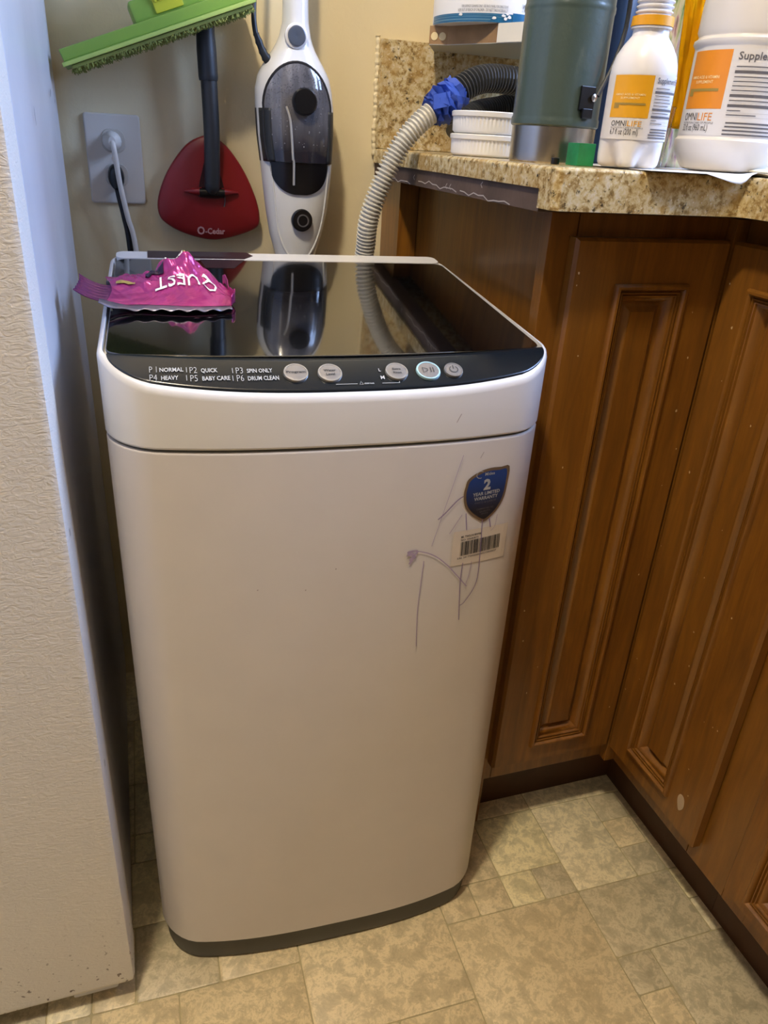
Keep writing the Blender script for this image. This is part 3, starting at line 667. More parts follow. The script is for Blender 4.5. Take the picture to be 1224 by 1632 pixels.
def label_print(T_, cx, cy, r, a0, z0, zt, bx, by0, om, sz, fx, fw, fs, col, size):
    wr = lambda gx, e=.0004: wrap(cx, cy, r, a0, gx, z0, e)
    lab = T_.add('label', wr(rect2(bx[0]-.012, -.0005, fx+fw+.006, zt, 60, 2), .0002), LAB, smooth=True, label='printed wrap label')
    T_.add('colour_block', wr(rect2(bx[0], by0, bx[1], zt-.001, 20, 2), .0004), col, lab, smooth=True)
    x0 = bx[0]+.004; W = (bx[1]-bx[0])*.78
    T_.add('lettering', wr(join(text('OMNI', om[1], x0, om[0], width=W*.52), text(size, sz[1], x0, sz[0], width=W*.92)), .0006), INK_D, lab)
    T_.add('brand_lettering', wr(text('LIFE', om[1], x0+W*.55, om[0], width=W*.43), .0006), col, lab)
    T_.add('tag_lettering', wr(text('NUTRITION CARE OF PEOPLE', om[1]*.25, x0, om[0]-om[1]*.42, width=W*1.05), .0006), INK_M, lab)
    H = zt-.001-by0
    T_.add('product_lettering', wr(join(text('AMINO ACID & VITAMIN', H*.052, x0, by0+H*.52, width=W*.95, bold=.01), text('SUPPLEMENT', H*.050, x0+W*.2, by0+H*.44, width=W*.6, bold=.01)), .0007), plain('pale_yellow_print', 'f0d9a0', .5), lab)
    T_.add('flavour_mark', wr(join(rect2(x0, by0+H*.30, x0+W, by0+H*.35, 10), rect2(x0, by0+H*.22, x0+W*.18, by0+H*.30, 2)), .0007), plain('olive_print', '9a8038', .5), lab)
    a, b_, y = facts(fx, zt-.001, fw, fs, 5)
    T_.add('facts_lettering', wr(a, .0006), INK_M, lab); T_.add('facts_rule', wr(b_, .0006), INK_M, lab)
# small bottle
sx_, sy_ = .7770, -.512
SB = Thing('supplement_bottle', 'small open white supplement bottle with a yellow neck collar', 'bottle', (sx_, sy_, ZP))
def petal(a, z):
    h = z-ZP; k = max(0, 1-h/.024); return 1-.42*k*(.5+.5*cos(5*(a-.9)))**1.6
prof = [(.012, 0.004), (.020, .0010), (.0265, .0002), (.0300, .0015), (.0315, .004), (.0320, .008), (.0322, .012), (.0322, .017), (.0322, .022), (.0322, .030), (.0325, .078), (.0318, .086), (.0290, .095), (.0240, .103), (.0195, .1085), (.0175, .1110), (.0172, .1160), (.0195, .1165), (.0195, .1180), (.0168, .1185), (.0168, .1268), (.0158, .1275)]
for k in range(3):
    h = .1280+k*.0042; prof += [(.0158, h), (.0178, h+.0010), (.0178, h+.0020), (.0158, h+.0030)]
prof += [(.0155, .1405), (.0145, .1412), (.0132, .1405), (.0130, .120)]
sb_ = SB.add('body', lathe([(r*.93, ZP+z*.985) for r, z in prof], sx_, sy_, 70, mod=petal), plain('milk_white_plastic', 'e4e2e4', .22), smooth=True)
SB.add('neck_collar', lathe([(.0160, ZP+.1165), (.0188, ZP+.1165), (.0184, ZP+.1242), (.0160, ZP+.1245)], sx_, sy_, 48, False, False), plain('amber_collar', 'dc9c14', .4), smooth=True, label='yellow tamper collar')
va = math.atan2(-1.2095-sy_, .3001-sx_)
label_print(SB, sx_, sy_, .0304, va, ZP+.0245, .0530, (-.0265, .0110), .0175, (.0105, .0046), (.0035, .0048), .0135, .0290, 1.05, AMBER, '6.7 fl oz (200 ml)')
# large bottle
bx_, by_ = .9250, -.470
BB = Thing('supplement_bottle', 'large white supplement bottle with orange label block at right', 'bottle', (bx_, by_, ZP))
BB.add('body', lathe([(r, ZP+z) for r, z in [(.030, 0), (.038, .0008), (.0425, .003), (.0475, .010), (.0515, .018), (.0535, .027), (.0535, .0295), (.0515, .0315), (.0512, .033), (.0512, .112), (.0520, .1135), (.0538, .116), (.0535, .119), (.0505, .121), (.0500, .123), (.0520, .127), (.0515, .150), (.0490, .180), (.0420, .205), (.030, .222), (.020, .230), (.019, .240)]], bx_, by_, 72), plain('milk_white_plastic_large', 'dbd6d2', .28), smooth=True)
BB.add('cap', lathe([(.0205, ZP+.2402), (.022, ZP+.242), (.022, ZP+.262), (.020, ZP+.264)], bx_, by_, 40), plain('orange_cap', 'e08a1e', .4), smooth=True)
va = math.atan2(-1.2095-by_, .3001-bx_)
label_print(BB, bx_, by_, .0512, va, ZP+.0340, .0760, (-.0600, -.0130), .0235, (.0128, .0072), (.0035, .0060), -.0075, .0600, 1.55, ORANGE, '32 fl oz (960 mL)')

# clear cup and packaging between the bottles
CLR = plain('clear_plastic', 'f2f0ec', .06, trans=1, ior=1.18)
single('plastic_cup', 'clear plastic cup standing between the two supplement bottles', 'cup', lathe([(.0150, ZP+.0002), (.0160, ZP+.001), (.0200, ZP+.058), (.0210, ZP+.059), (.0204, ZP+.0595), (.0192, ZP+.058), (.0152, ZP+.002), (.001, ZP+.0015)], .8620, -.424, 40), CLR, (.862, -.424, ZP), smooth=True)
def sheet(P0, P1, h, wob, seed, n=18, m=26, lean=0):
    q = random.Random(seed); ph = [q.uniform(0, 6) for _ in range(6)]
    d = Vector(P1)-Vector(P0); nrm = Vector((d.y, -d.x, 0)).normalized()
    def f(u, v):
        p = Vector(P0)+d*u+Vector((0, 0, h*v)); 
        e = wob*(sin(5*u+4*v+ph[0])+.6*sin(13*u-9*v+ph[1])+.4*sin(23*v+9*u+ph[2])+.25*sin(37*u+ph[3]))
        return p+nrm*(e+.0)+Vector((lean*v, 0, 0))
    return grid(f, n, m)
GOLD = plain('gold_cellophane', 'f2b416', .12, trans=.55, ior=1.1, spec=.8)
def streak_mat():
    m, nt, b = base_mat('streaked_clear_wrap'); v = coords(nt, (1, 1, .18)); n = noise(nt, v, 130, 4, .6)
    nt.links.new(ramp(nt, n, [(.3, lin('2f7f4a')), (.43, lin('c9d6a8')), (.52, lin('e6e0d0')), (.6, lin('b98aa0')), (.7, lin('4f9a60'))]), b.inputs['Base Color'])
    b.inputs['Roughness'].default_value = .15; b.inputs['Transmission Weight'].default_value = .25; return m
a1 = single('gold_wrapper', 'yellow gold cellophane packet standing beside the large bottle', 'wrapper', sheet((.893, -.408, ZP+.040), (.926, -.411, ZP+.040), .20, .0022, 3, lean=-.014), GOLD, (.905, -.41, ZP), smooth=True)
a1.modifiers.new('s', 'SOLIDIFY').thickness = .0015
WR = Thing('streaked_wrapper', 'clear wrapper with green and pink streaks behind the bottles', 'wrapper', (.87, -.38, ZP))
WR.add('film', sheet((.874, -.388, ZP), (.935, -.394, ZP), .24, .0035, 9, 24, 40, lean=-.008), streak_mat(), smooth=True).modifiers.new('s', 'SOLIDIFY').thickness = .0012
single('blue_bottle', 'dark blue bottle half hidden behind the green vacuum bottle', 'bottle', lathe([(.030, Z), (.033, Z+.002), (.0335, Z+.12), (.0335, Z+.20), (.028, Z+.222), (.016, Z+.235), (.016, Z+.262)], .868, -.290, 40), plain('blue_gloss', '1a3148', .3, coat=.2), (.868, -.290, Z), smooth=True)
single('red_canister', 'dark red canister standing behind the open bottle neck', 'canister', lathe([(.024, Z), (.026, Z+.002), (.026, Z+.19), (.0265, Z+.192), (.0265, Z+.215), (.025, Z+.218)], .968, -.212, 40), plain('dark_red_gloss', '5e1820', .4, coat=.2), (.968, -.212, Z), smooth=True)

# loose chipboard shelf on a leg, and the big tub on it
SH = Thing('shelf_board', 'chipped white laminate chipboard shelf over the hose', 'shelf', (.85, -.15, 1.045))
bo = [(.7180, -.092), (.7390, -.106), (.7990, -.215), (.930, -.215), (.930, -.022), (.752, -.022)]
bz0, bz1 = 1.0470, 1.0680
SH.add('board', loft([[(x, y, z) for x, y in bo] for z in (bz0, bz1)]), CHIP, label='raw chipboard core')
def off(p, q, e):
    d = Vector((q[0]-p[0], q[1]-p[1])).normalized(); return (d.y*e, -d.x*e)
e = off(bo[1], bo[2], .0008)
SH.add('bottom_laminate', loft([[(x, y, z) for x, y in bo] for z in (bz0-.0008, bz0)]), plain('grey_white_laminate', 'a9a79c', .5))
def lerp(p, q, t): return (p[0]+(q[0]-p[0])*t, p[1]+(q[1]-p[1])*t)
p0, p1 = lerp(bo[1], bo[2], .66), bo[2]
SH.add('edge_laminate', loft([[(p0[0], p0[1], z), (p1[0], p1[1], z), (p1[0]-e[0]+.131, p1[1], z), (p1[0]-e[0]+.131, p1[1]-.001, z), (p1[0]+e[0], p1[1]-.001, z), (p0[0]+e[0], p0[1]+e[1], z)] for z in (bz0, bz1)]), LAMINATE, label='white laminate edging')
for t in (.28, .72):
    c = lerp(bo[0], bo[1], t); nn = off(bo[0], bo[1], 1)
    SH.add('dowel', disc_to(lathe([(.0048, -.002), (.0048, .0006), (.0042, .0009)], segs=20), (c[0], c[1], 1.056), (nn[0], nn[1], 0)), BONE, smooth=True, label='pale dowel end')
SH.add('leg', box(.905, -.165, Z, .925, -.115, bz0-.0008), CHIP)
tc = (.800, -.104)
TU = Thing('wipes_tub', 'white plastic tub with blue band and warning text on the shelf', 'tub', (*tc, bz1))
R_ = .078; TU.add('tub_body', lathe([(R_-.004, bz1), (R_-.001, bz1+.002), (R_, bz1+.006), (R_, bz1+.13), (R_-.004, bz1+.135), (R_-.006, bz1+.14)], *tc, 80), WHITEPL, smooth=True)
va = math.atan2(-1.2095-tc[1], .3001-tc[0])
BLU = plain('teal_blue_band', '1f5f86', .3)
wt = lambda gx, e=.0006: wrap(*tc, R_, va, gx, bz1, e)
TU.add('blue_band', join(wt(rect2(-.10, .0005, .028, .0100, 50, 1)), wt(rect2(.0280, .0015, .115, .0115, 30, 1), .0009)), BLU, smooth=True)
TU.add('band_stripe', join(wt(rect2(-.10, .0062, .027, .0065, 50, 1), .0009), wt(rect2(-.10, .0085, .024, .0087, 50, 1), .0009), wt(rect2(-.10, .0030, .0, .0036, 50, 1), .0009)), plain('pale_teal', '7fa6b4', .4))
TU.add('lid', lathe([(R_-.002, bz1+.1405), (R_+.002, bz1+.142), (R_+.002, bz1+.158), (R_-.002, bz1+.160)], *tc, 80), WHITEPL, smooth=True)
TU.add('lettering', wt(join(text('KEEP OUT OF REACH OF CHILDREN - DO NOT TAKE INTERNALLY', .0030, .021, .0118, 'RIGHT', .0, width=.0650), text('FOR SURFACE CLEANING ONLY. SEE BACK PANEL FOR DIRECTIONS', .0026, .021, .0162, 'RIGHT', .0, width=.060), text('WARNING', .0052, .0400, .0170, bold=.02, width=.022), text('EYE IRRITANT.', .0018, .0400, .0138, width=.016)), .0010), INK_M)
TU.add('torn_label', join(*[wt(fmap(([(.0035*cos(t)*q.uniform(.4, 1), .0022*sin(t)*q.uniform(.5, 1), 0) for t in [2*pi*k/7 for k in range(7)]], [tuple(range(7))]), lambda x, y, z, c=c: (c[0]+x, c[1]+y, 0)), .0013) for q in [random.Random(2)] for c in ((.016, .0080), (.021, .0105), (.024, .0070), (.019, .0050), (.004, .0050), (-.040, .0085))]), WHITE, label='flakes of torn label', kind='stuff')

# ================================================================ THINGS ON THE BACK WALL
OU = Thing('wall_outlet', 'white duplex wall outlet plate beside the refrigerator', 'outlet', (.2995, -.001, .8825))
OU.add('cover_plate', loft([[(x, -.0003, z) for x, z in rrect(.2630, .8260, .3360, .9390, .004)], [(x, -.0040, z) for x, z in rrect(.2632, .8262, .3358, .9388, .004)], [(x, -.0058, z) for x, z in rrect(.2655, .8285, .3335, .9365, .004)]]), plain('outlet_white', 'cdc7bc', .35), smooth=True)
for zc in (.9060, .8630):
    rc = OU.add('receptacle', loft([[(x, -.0060, z) for x, z in rrect(.2840, zc-.0145, .3150, zc+.0145, .011)], [(x, -.0075, z) for x, z in rrect(.2845, zc-.0140, .3145, zc+.0140, .011)]]), plain('receptacle_white', 'bdb7ac', .35), smooth=True)
OU.add('screw', disc_to(lathe([(.003, 0), (.003, .001), (.001, .0015)], segs=14), (.2995, -.0058, .8845), (0, -1, 0)), STEEL, smooth=True)
pw = Thing('power_cord', 'white plug and cord in the upper socket of the outlet', 'cord', (.298, -.03, .906))
def plug(T_, x, z, m, big=1):
    return T_.add('plug', loft([[(x+a*w_, y, z+c*h_) for a, c in [(cos(2*pi*k/16), sin(2*pi*k/16)) for k in range(16)]] for y, w_, h_ in ((-.0076, .0125*big, .0125*big), (-.018, .0125*big, .0120*big), (-.026, .0085*big, .0095*big), (-.034, .0045, .006))]), m, smooth=True)
plug(pw, .2975, .9055, plain('plug_white', 'd0cbc2', .4))
pw.add('cord', tube([(.2975, -.030, .906), (.299, -.036, .898), (.3005, -.035, .880), (.303, -.032, .850), (.309, -.028, .81), (.316, -.026, .77), (.320, -.03, .65), (.31, -.04, .3), (.30, -.08, .02)], .0036, 10, 8), MATS['plug_white'], smooth=True)
pb = Thing('power_cord', 'black plug and cord in the lower socket of the outlet', 'cord', (.298, -.02, .863))
pb.add('plug', loft([[(.2985+a*w_, y, .8620+zo+c*h_) for a, c in [(cos(2*pi*k/16), sin(2*pi*k/16)) for k in range(16)]] for y, w_, h_, zo in ((-.0076, .0105, .0155, 0), (-.016, .0110, .0165, -.001), (-.022, .0090, .0150, -.003), (-.025, .004, .010, -.005))]), BLACK, smooth=True)
pb.add('cord', tube([(.2985, -.019, .852), (.3000, -.017, .838), (.3045, -.016, .81), (.3085, -.016, .77), (.309, -.02, .65), (.30, -.03, .3), (.29, -.06, .02)], .0042, 10, 8), BLACK, smooth=True)

# red triangular mop head hanging by its dark handle
RM = Thing('floor_mop', 'red triangular mop head on a dark pole hung on the wall', 'mop', (.427, -.02, .78))
tri = catmull([(.4200, .9190), (.4310, .9195), (.4520, .9060), (.4750, .8750), (.4920, .8360), (.4955, .8080), (.4850, .7960), (.4500, .7845), (.4200, .7815), (.3850, .7900), (.3620, .8020), (.3520, .8150), (.3530, .8380), (.3680, .8720), (.3950, .9060)], 5)
cT = (.4250, .8450)
def tl(s, y): return [(cT[0]+(x-cT[0])*s, y, cT[1]+(z-cT[1])*s) for x, z in tri]
RM.add('pad', loft([tl(.97, -.0015), tl(.99, -.008), tl(.96, -.011)]), plain('mop_pad_grey', '8f8680', .95, bmp=.6), smooth=True)
hd = RM.add('mop_head', loft([tl(.96, -.0115), tl(1.0, -.014), tl(1.0, -.019), tl(.965, -.0225), tl(.80, -.0255), tl(.45, -.0290), tl(.05, -.0300)]), RED, smooth=True, label='red plastic triangular mop head')
RM.add('pivot_housing', tube([(.388, -.0300, .8475), (.398, -.0325, .8475), (.412, -.034, .8475)], lambda t, i: .0012+.0048*t, 12, 5), RED, hd, smooth=True)
RM.add('pivot_housing', tube([(.440, -.034, .8475), (.452, -.0325, .8475), (.464, -.0300, .8475)], lambda t, i: .006-.0048*t, 12, 5), RED, hd, smooth=True)
RM.add('pivot', tube([(.4085, -.036, .8465), (.4435, -.036, .8465)], .0058, 16, 0), BLACK, smooth=True, label='black pivot pin')
RM.add('recess', loft([[(x, -.0315, z) for x, z in catmull([(.426, .905), (.4375, .875), (.4440, .852), (.4440, .840), (.4085, .840), (.4085, .852), (.4145, .875)], 3)], [(x, -.0285, z) for x, z in catmull([(.426, .905), (.4375, .875), (.4440, .852), (.4440, .840), (.4085, .840), (.4085, .852), (.4145, .875)], 3)]]), plain('recess_shade_red', '300608', .5), hd)  # flat plate on the head, recess shade put into its dark red colour
RM.add('pole', tube([(.4265, -.037, .846), (.4265, -.0385, .856), (.4275, -.041, .885), (.4285, -.043, .93), (.4272, -.043, 1.00), (.4255, -.042, 1.06)], lambda t, i: .0060+.0048*min(1, t*5), 20, 8), DARKGREY, smooth=True, label='dark grey pole socket')
RM.add('handle', tube([(.4272, -.043, .985), (.4255, -.042, 1.06), (.42, -.035, 1.40), (.415, -.025, 1.85)], lambda t, i: .0128-.0008*(i % 7 == 0), 20, 8), DARKGREY, smooth=True)
RM.add('string', tube([(.4435, -.034, .846), (.4445, -.031, .836), (.4430, -.030, .828)], .0007, 6, 5), plain('grey_string', '6b6360', .7))
o_txt = join(text('O', .0105, .4035, .7895, bold=.03, width=.0110), text('-Cedar', .0078, .4150, .7903, bold=.03, width=.0285))
def red_y(x, z):
    d = max(abs((x-cT[0])/.070), abs((z-cT[1])/.065)); return -.0305+(.0050*max(0, d-.05))
RM.add('lettering', fmap(o_txt, lambda x, y, z: (x, -.0266, y)), plain('pink_print', 'b98a88', .5), hd)

# green flat mop hung above, tilted
GM = Thing('flat_mop', 'lime green flat mop with fuzzy pad hung above the outlet', 'mop', (.43, -.06, 1.06))
ga = math.radians(20.6)
def gxf(u, v, w_): return (.2470+u*cos(ga)-w_*sin(ga), -.0100-v, .9965+u*sin(ga)+w_*cos(ga))
def gb(u0, v0, w0, u1, v1, w1): return fmap(box(u0, v0, w0, u1, v1, w1), gxf)
pl_ = GM.add('head_plate', join(gb(0, .0, -.0115, .247, .088, -.0075), gb(.002, .004, -.0075, .245, .083, .0060)), LIME, bevel=.0018, label='lime green head plate')
GM.add('plate_lip', gb(-.001, .083, -.0128, .248, .0905, -.0085), plain('bright_lime_edge', 'a8bf62', .5), pl_, bevel=.001)
pq = random.Random(8)
fz = []
def fuzz_pt(u, v): return gxf(.006+.388*u, .004+.082*v, -.0135)
GM.add('mop_pad', gb(.008, .006, -.0175, .243, .086, -.0129), MICRO, bevel=.003)
for i in range(2600):
    u = pq.uniform(.008, .243); v = pq.choice([pq.uniform(.06, .086), pq.uniform(.01, .086)]); l = pq.uniform(.001, .0055)
    p = Vector(gxf(u, v, -.0165)); q_ = Vector(gxf(u+pq.uniform(-.003, .003), v+pq.uniform(-.002, .003), -.0165-l)); s = .0006
    fz.append(([(p.x-s, p.y, p.z), (p.x+s, p.y, p.z), (q_.x+s*.8, q_.y, q_.z), (q_.x-s*.8, q_.y, q_.z)], [(0, 1, 2, 3)]))
o = GM.add('pad_fibres', join(*fz), MICRO, kind='stuff')
GM.add('socket', gb(.100, .025, .0060, .235, .072, .0300), LIME, bevel=.004)
cn = GM.add('connector', gb(.128, .030, .0085, .164, .0745, .060), YELLOW_PL, bevel=.002, label='yellow ribbed connector')
GM.add('rib', join(*[gb(.1305+k*.006, .0745, .020, .1335+k*.006, .0765, .050) for k in range(6)]), YELLOW_PL, cn, bevel=.0005)
a_ = Vector(gxf(.158, .048, .055)); GM.add('pole', tube([a_, a_+Vector((-.012, .012, .12)), (a_.x-.04, -.030, 1.85)], .0105, 18, 8), WHITEPL, smooth=True)
GM.add('locking_pin', gb(.212, .0725, .012, .232, .0755, .034), plain('grey_pin', '9a9a96', .4))

# ---------------------------------------------------------------- steam cleaner
ZS = []   # z, centre x, half width, depth
SV = Thing('steam_mop', 'white and grey handheld steam mop standing against the wall', 'steam mop', (.545, -.09, .0))
SECT = [(.60, .5420, .016, .015), (.72, .5420, .020, .020), (.7702, .5430, .0305, .028), (.7951, .5437, .0383, .032), (.829, .5448, .0448, .036), (.861, .5447, .0483, .039), (.893, .5441, .0510, .041), (.9235, .5428, .0535, .042), (.960, .5416, .0540, .042), (.981, .5404, .0526, .041), (.997, .5403, .0486, .038), (1.008, .5401, .0426, .035), (1.0212, .5406, .0330, .031), (1.031, .5412, .0262, .028), (1.042, .5420, .0212, .026), (1.060, .5428, .0170, .024), (1.085, .5428, .0164, .022), (1.30, .5428, .0164, .022)]
YB = -.050
def sec(z):
    for a, b_ in zip(SECT, SECT[1:]):
        if a[0] <= z <= b_[0]:
            t = (z-a[0])/(b_[0]-a[0]); t2 = t
            return tuple(a[i]+(b_[i]-a[i])*t2 for i in range(4))
    return SECT[0] if z < SECT[0][0] else SECT[-1]
def sloop(z, n=48, s=1):
    _, cx, a, d = sec(z); L = []
    for k in range(n):
        t = 2*pi*k/n; c, s_ = cos(t), sin(t)
        L.append((cx+a*s*math.copysign(abs(c)**.85, c), YB+d*s*math.copysign(abs(s_)**.9, s_)*(1 if s_ < 0 else .9), z))
    return L
zz = [.60+.70*k/90 for k in range(91)]
def front_y(x, z, e=0):
    _, cx, a, d = sec(z); q = min(.995, abs(x-cx)/a)
    s_ = sqrt(max(0, 1-q**(2/.85))); return YB-d*(s_**.9)-e
SV.add('body', loft([sloop(z) for z in zz]), plain('steam_white_plastic', 'dcdcda', .2, coat=.3), smooth=True, label='white body shell')
TANK = plain('smoky_tank_plastic', '4b4b4f', .12, coat=.6)
def patch_fill(top, bot, e, nu=40, nv=50, ex=.96):
    """patch over the body front between z=bot and z=top, half width given by fn(z)"""
    def f(u, v):
        z = bot[0]+(top-bot[0])*v; h = bot[1](z); x = sec(z)[1]-.0020+h*sin(pi/2*(2*u-1)); return (x, front_y(x, z, e), z)
    return grid(f, nu, nv)
def tank_h(z):
    if z > .955: q = min(1, (z-.955)/.057); return .0450*sqrt(max(0, 1-q*q))+.0003
    return .0450-.005*max(0, (.93-z)/.04)**2
def thick(g1, g2):          # closed shell from two congruent grids
    return join(g1, g2)
def tank_mat():
    m, nt, b = base_mat('wet_smoky_tank'); v = coords(nt)
    s = N(nt, 'ShaderNodeSeparateXYZ'); nt.links.new(v, s.inputs[0])
    vo = N(nt, 'ShaderNodeTexVoronoi'); vo.inputs['Scale'].default_value = 420; nt.links.new(v, vo.inputs['Vector'])
    n = noise(nt, coords(nt, (1, 1, .12)), 60, 4); n4 = noise(nt, v, 16, 3)
    c = ramp(nt, n, [(.3, lin('46464c')), (.55, lin('67666a')), (.7, lin('8a888a'))])
    c = mix(nt, ramp(nt, s.outputs[2], [(.905, (1, 1, 1)), (.955, (0, 0, 0))]), c, lin('23222a'))
    nt.links.new(c, b.inputs['Base Color']); b.inputs['Roughness'].default_value = .12; b.inputs['Coat Weight'].default_value = .6
    h = ramp(nt, vo.outputs['Distance'], [(.0, (1, 1, 1)), (.32, (0, 0, 0))])
    mu = N(nt, 'ShaderNodeMath', operation='MULTIPLY'); nt.links.new(h, mu.inputs[0])
    up = ramp(nt, s.outputs[2], [(.93, (0, 0, 0)), (.98, (1, 1, 1))]); nt.links.new(up, mu.inputs[1])
    bump(nt, b, mu.outputs[0], .9, .0016); return m
tk = SV.add('water_tank', patch_fill(1.012, (.893, tank_h), .0042), tank_mat(), smooth=True, label='smoky water tank with droplets')
def ring_pts(e, h=0):
    P = []
    for k in range(21):
        z = .893+(.955-.893)*k/20; P.append((-tank_h(z)-h, z))
    for k in range(1, 24):
        a = pi-pi*k/24; P.append(((.0455+h)*cos(a), .955+(.057+h)*sin(a)))
    for k in range(20, -1, -1):
        z = .893+(.955-.893)*k/20; P.append((tank_h(z)+h, z))
    return [(sec(z)[1]-.0020+x, front_y(sec(z)[1]-.0020+x, z, e), z) for x, z in P]
SV.add('tank_rim', tube(ring_pts(.003), .0022, 8, 0), plain('dark_tank_rim', '2a2a2e', .25), tk, smooth=True)
def cham_h(z):
    q = max(0, (.893-z)/.042); return .0400*max(0, 1-q**2.6)**(1/2.2)+.0003
SV.add('lower_window', patch_fill(.8925, (.8515, cham_h), .0022), BLACK, smooth=True, label='black rounded window under the tank')
for sd in (-1, 1):
    def clip(u, v, sd=sd):
        z = .892+(.957-.892)*v; cx, a = sec(z)[1:3]; x = cx+sd*(a-.0135+.0145*u); xx = min(max(x, cx-a*.985), cx+a*.985)
        return (x, front_y(xx, z, .0062)+(.014*u**4), z)
    SV.add('side_clip', grid(clip, 8, 16), DARKGREY, smooth=True).modifiers.new('s', 'SOLIDIFY').thickness = .004
def knob(x, z, r, h, m, name, label=None, e=0, pr=None):
    y = front_y(x, z, e); return SV.add(name, disc_to(lathe(pr or [(r, -.002), (r, h*.7), (r*.88, h), (.0005, h)], segs=36), (x, y, z), (0, -1, .05)), m, smooth=True, label=label)
kn = knob(.5455, .9665, .0165, .010, BLACK, 'filler_cap', 'black round filler cap', .003)
b1 = knob(.5385, 1.0420, .0150, .0045, RIM, 'button_bezel', 'white bezel', 0)
SV.add('power_button', disc_to(lathe([(.0118, 0), (.0118, .0020), (.0095, .0030), (.0005, .0016)], segs=30), (.5385, front_y(.5385, 1.042)-.0040, 1.042), (0, -1, .05)), plain('slate_button', '4d5460', .25), b1, smooth=True)
b2 = knob(.5450, .8180, .0150, .006, BLACK, 'steam_dial', 'black steam dial', 0)
SV.add('dial_ring', disc_to(lathe([(.0085, .0062), (.0085, .0078), (.0068, .0078), (.0068, .0062)], segs=30, cap0=False, cap1=False), (.5460, front_y(.545, .818), .8175), (0, -1, .05)), plain('grey_ring', '6a6a6e', .3, metal=.4), b2, smooth=True)
SV.add('suction_tube', tube([(x, front_y(x, z, e), z) for x, z, e in ((.5215, .960, .0048), (.5265, .945, .0052), (.5290, .920, .0055), (.5305, .898, .0055), (.5320, .892, .0045), (.5325, .864, .0035))], .0016, 8, 6), plain('milky_tube', 'a5a3a0', .3), smooth=True, label='thin milky tube')
dr_ = []
for i in range(70):
    z = random.uniform(.91, 1.005); x = sec(z)[1]+random.uniform(-.9, .9)*tank_h(z)
    if (x-.5455)**2+(z-.9665)**2 < .0003: continue
    r = random.uniform(.0005, .0011); dr_.append(disc_to(lathe([(r, 0), (r*.8, r*.5), (r*.3, r*.75)], segs=7), (x, front_y(x, z, .0041), z), (0, -1, 0)))
SV.add('droplet', join(*dr_), plain('water_drop', '77777c', .03, coat=1), tk, smooth=True).__setitem__('kind', 'stuff')
cx_ = sec(.80)[1]
lip = [(.010, .762), (.022, .780), (.031, .805), (.0355, .835), (.0385, .865), (.0405, .89)]
for sd in (-1, 1):
    P = [(sec(z)[1]+sd*h, front_y(sec(z)[1]+sd*h, z, .0), z) for h, z in lip]
    SV.add('front_ridge', tube(P, .0016, 8, 6), MATS['steam_white_plastic'], smooth=True)
SV.add('foot_neck', tube([(.541, -.055, .61), (.542, -.07, .30), (.543, -.09, .07)], .014, 16, 8), DARKGREY, smooth=True)
SV.add('mop_foot', loft([[(x, y, z) for x, y in rrect(.455, -.155, .635, -.035, .03)] for z in (.002, .035)]+[[(x, y, .05) for x, y in rrect(.485, -.13, .605, -.06, .02)]]), WHITEPL, smooth=True)
SV.add('handle_pole', tube([(.539, -.048, 1.29), (.538, -.035, 1.55), (.537, -.015, 1.70)], .016, 16, 6), WHITEPL, smooth=True)
cy = tube([(.5130, -.056, 1.0080), (.5055, -.060, 1.0120), (.4970, -.062, 1.0230), (.4885, -.062, 1.0420)], lambda t, i: .0075-.004*t+(.0008 if i % 3 == 0 else 0), 12, 6)
cd_ = SV.add('cord_relief', cy, DARKGREY, smooth=True, label='ribbed dark cord relief')
SV.add('cord', tube([(.4885, -.062, 1.040), (.4865, -.060, 1.058), (.4885, -.055, 1.09), (.496, -.05, 1.18), (.515, -.045, 1.30)], .0034, 10, 8), DARKGREY, smooth=True)

# ================================================================ CRUMPLED CHIP BAG ON THE LID
bgx, bgy, bgz = .3386, -.3987, .7733
BG = Thing('snack_bag', 'crumpled empty pink snack bag lying on the black lid', 'bag', (bgx, bgy, bgz), TH)
def bag_mat():
    m, nt, b = base_mat('pink_foil'); v = coords(nt); n = noise(nt, v, 26, 4, .5, .8); n2 = noise(nt, v, 9, 3)
    nt.links.new(ramp(nt, n2, [(.4, lin('b03a7e')), (.6, lin('a02f70')), (.75, lin('7c2558'))]), b.inputs['Base Color'])
    b.inputs['Roughness'].default_value = .24; b.inputs['Metallic'].default_value = .35; bump(nt, b, n, .8, .006); return m
PINK = bag_mat(); BAGD = plain('dark_bag_edge', '2c1530', .35, metal=.3); SILV = plain('grey_violet_foil', '8a8494', .32, metal=.7, bmp=.7, bscale=60)
def bag_top(u, v):          # u 0..1 left to right, v 0..1 front to back
    x = -.057+.116*u+.004*sin(v*5); y = -.046+.084*v+.003*sin(u*7)
    e = (sin(pi*min(1, max(0, .03+.94*u)))**.6)*(sin(pi*(.04+.96*v)**1.5)**.75)
    z = .0024+.0185*e*(1+.16*sin(9*u+2)+.10*sin(15*v+6*u)+.07*sin(23*u-11*v)+.05*sin(41*u+9*v))
    if v > .45 and .42 < u < .93: z += .0135*sin(pi*(u-.42)/.51)**.7*sin(pi*(v-.45)/.55)**1.1*(1+.22*sin(30*u)+.15*sin(50*v))
    z += e*(.0022*abs(sin(17*u+7*v))-.0018*abs(sin(11*u-19*v+1))+.0012*abs(sin(47*u+23*v)))
    if u < .15: z += .005*(1-u/.15)**1.5
    return (x, y, z+.0905*y)
BG.add('front_film', grid(bag_top, 110, 60), PINK, smooth=True, local=True, label='shiny pink printed side')
def bag_bot(u, v):
    x, y, z = bag_top(u, v); return (x, y, min(z-.0008, .0905*y+.0006+max(0, .004*(1-u/.15))))
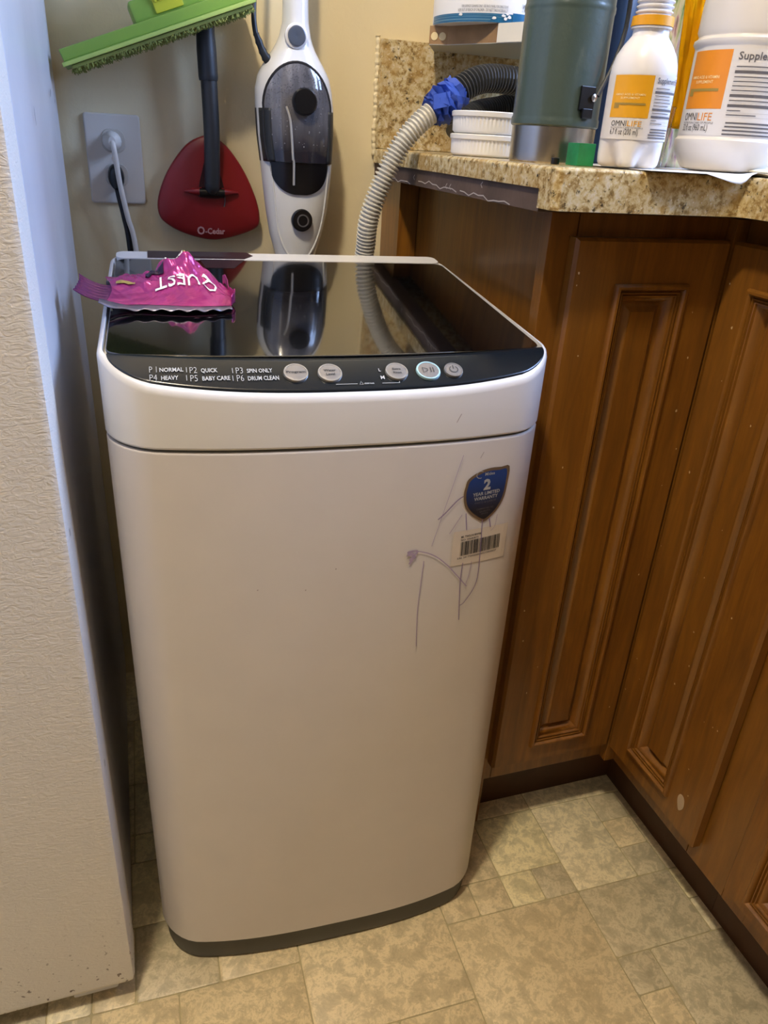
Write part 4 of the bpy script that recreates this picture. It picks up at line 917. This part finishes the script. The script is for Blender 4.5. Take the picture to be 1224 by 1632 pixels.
BG.add('back_film', grid(bag_bot, 40, 20), SILV, smooth=True, local=True, label='grey inner foil')
def seam(u, v):
    x, y, z = bag_top(u, 0); return (x, y-.0010-.0035*v, z+.0006-.0006*v+.0004*sin(60*u)*v)
BG.add('side_seam', grid(seam, 50, 3), BAGD, smooth=True, local=True, label='dark purple side seam').modifiers.new('s', 'SOLIDIFY').thickness = .0008
def seam2(u, v):
    x, y, z = bag_top(u*.97, 0); k = max(0, 1-u/.15); y -= .004+.017*v*(1-.5*u); return (x+.004-.010*k, y, max(.0905*y+.0009, z-.0012*v+.0010*sin(45*u+2*v)*v+.003*k))
BG.add('seam_flap', grid(seam2, 70, 3), SILV, smooth=True, local=True, label='crimped grey foil flap').modifiers.new('s', 'SOLIDIFY').thickness = .0006
def fin(u, v):
    x, y, z = bag_top(0, v*.45); return (x-.028*u, y-.002*u, z+.011*u*u+.0008*sin(40*v)*u)
BG.add('end_seal', grid(fin, 6, 50), plain('purple_foil', '6a2a5c', .3, metal=.4, bmp=.6, bscale=90), smooth=True, local=True, label='crimped end seal').modifiers.new('s', 'SOLIDIFY').thickness = .0006
def fin2(u, v):
    x, y, z = bag_top(1, v*.85); return (x+.001+.002*sin(v*9), y, z+.010*u*(.4+.6*abs(sin(4*v+1)))+.001*sin(30*v))
BG.add('torn_end', grid(fin2, 6, 30), PINK, smooth=True, local=True, label='torn open pink end').modifiers.new('s', 'SOLIDIFY').thickness = .0006
def on_bag(x, y, h=.0008):
    u, v = (x+.057)/.116, (y+.046)/.084
    for _ in range(4):
        p = bag_top(u, v); u += (x-p[0])/.116; v += (y-p[1])/.084
    p = bag_top(max(0, min(1, u)), max(0, min(1, v))); return (x, y, p[2]+h)
def flip(gx, cx, cyy): return fmap(gx, lambda x, y, z: on_bag(cx-x, cyy-y, .0016))
def fine(gx, n=2):         # subdivide so that letters follow the folds
    me = bpy.data.meshes.new('q'); me.from_pydata(gx[0], [], gx[1]); bm = bmesh.new(); bm.from_mesh(me)
    bmesh.ops.triangulate(bm, faces=bm.faces); bmesh.ops.subdivide_edges(bm, edges=bm.edges, cuts=n, use_grid_fill=True)
    r = ([tuple(v.co) for v in bm.verts], [tuple(v.index for v in f.verts) for f in bm.faces]); bm.free(); bpy.data.meshes.remove(me); return r
BG.add('lettering', join(flip(fine(text('QUEST', .017, 0, 0, 'CENTER', .0, width=.060)), .018, -.008), flip(fine(text('PRO', .010, 0, 0, 'CENTER', .03, width=.018)), .008, .022)), WHITE, local=True, label='white brand lettering')
BG.add('badge', flip(fine(rect2(-.009, -.004, .009, .005, 6, 3)), -.012, .008), BAGD, local=True)
GP = plain('gold_print', 'b59a50', .4)
BG.add('gold_mark', flip(fine(rect2(-.009, -.002, .009, .002, 6, 2)), -.040, -.008), GP, local=True)
BG.add('gold_lettering', flip(fine(text('LE', .009, 0, 0, 'CENTER', .03)), .024, .022), GP, local=True)
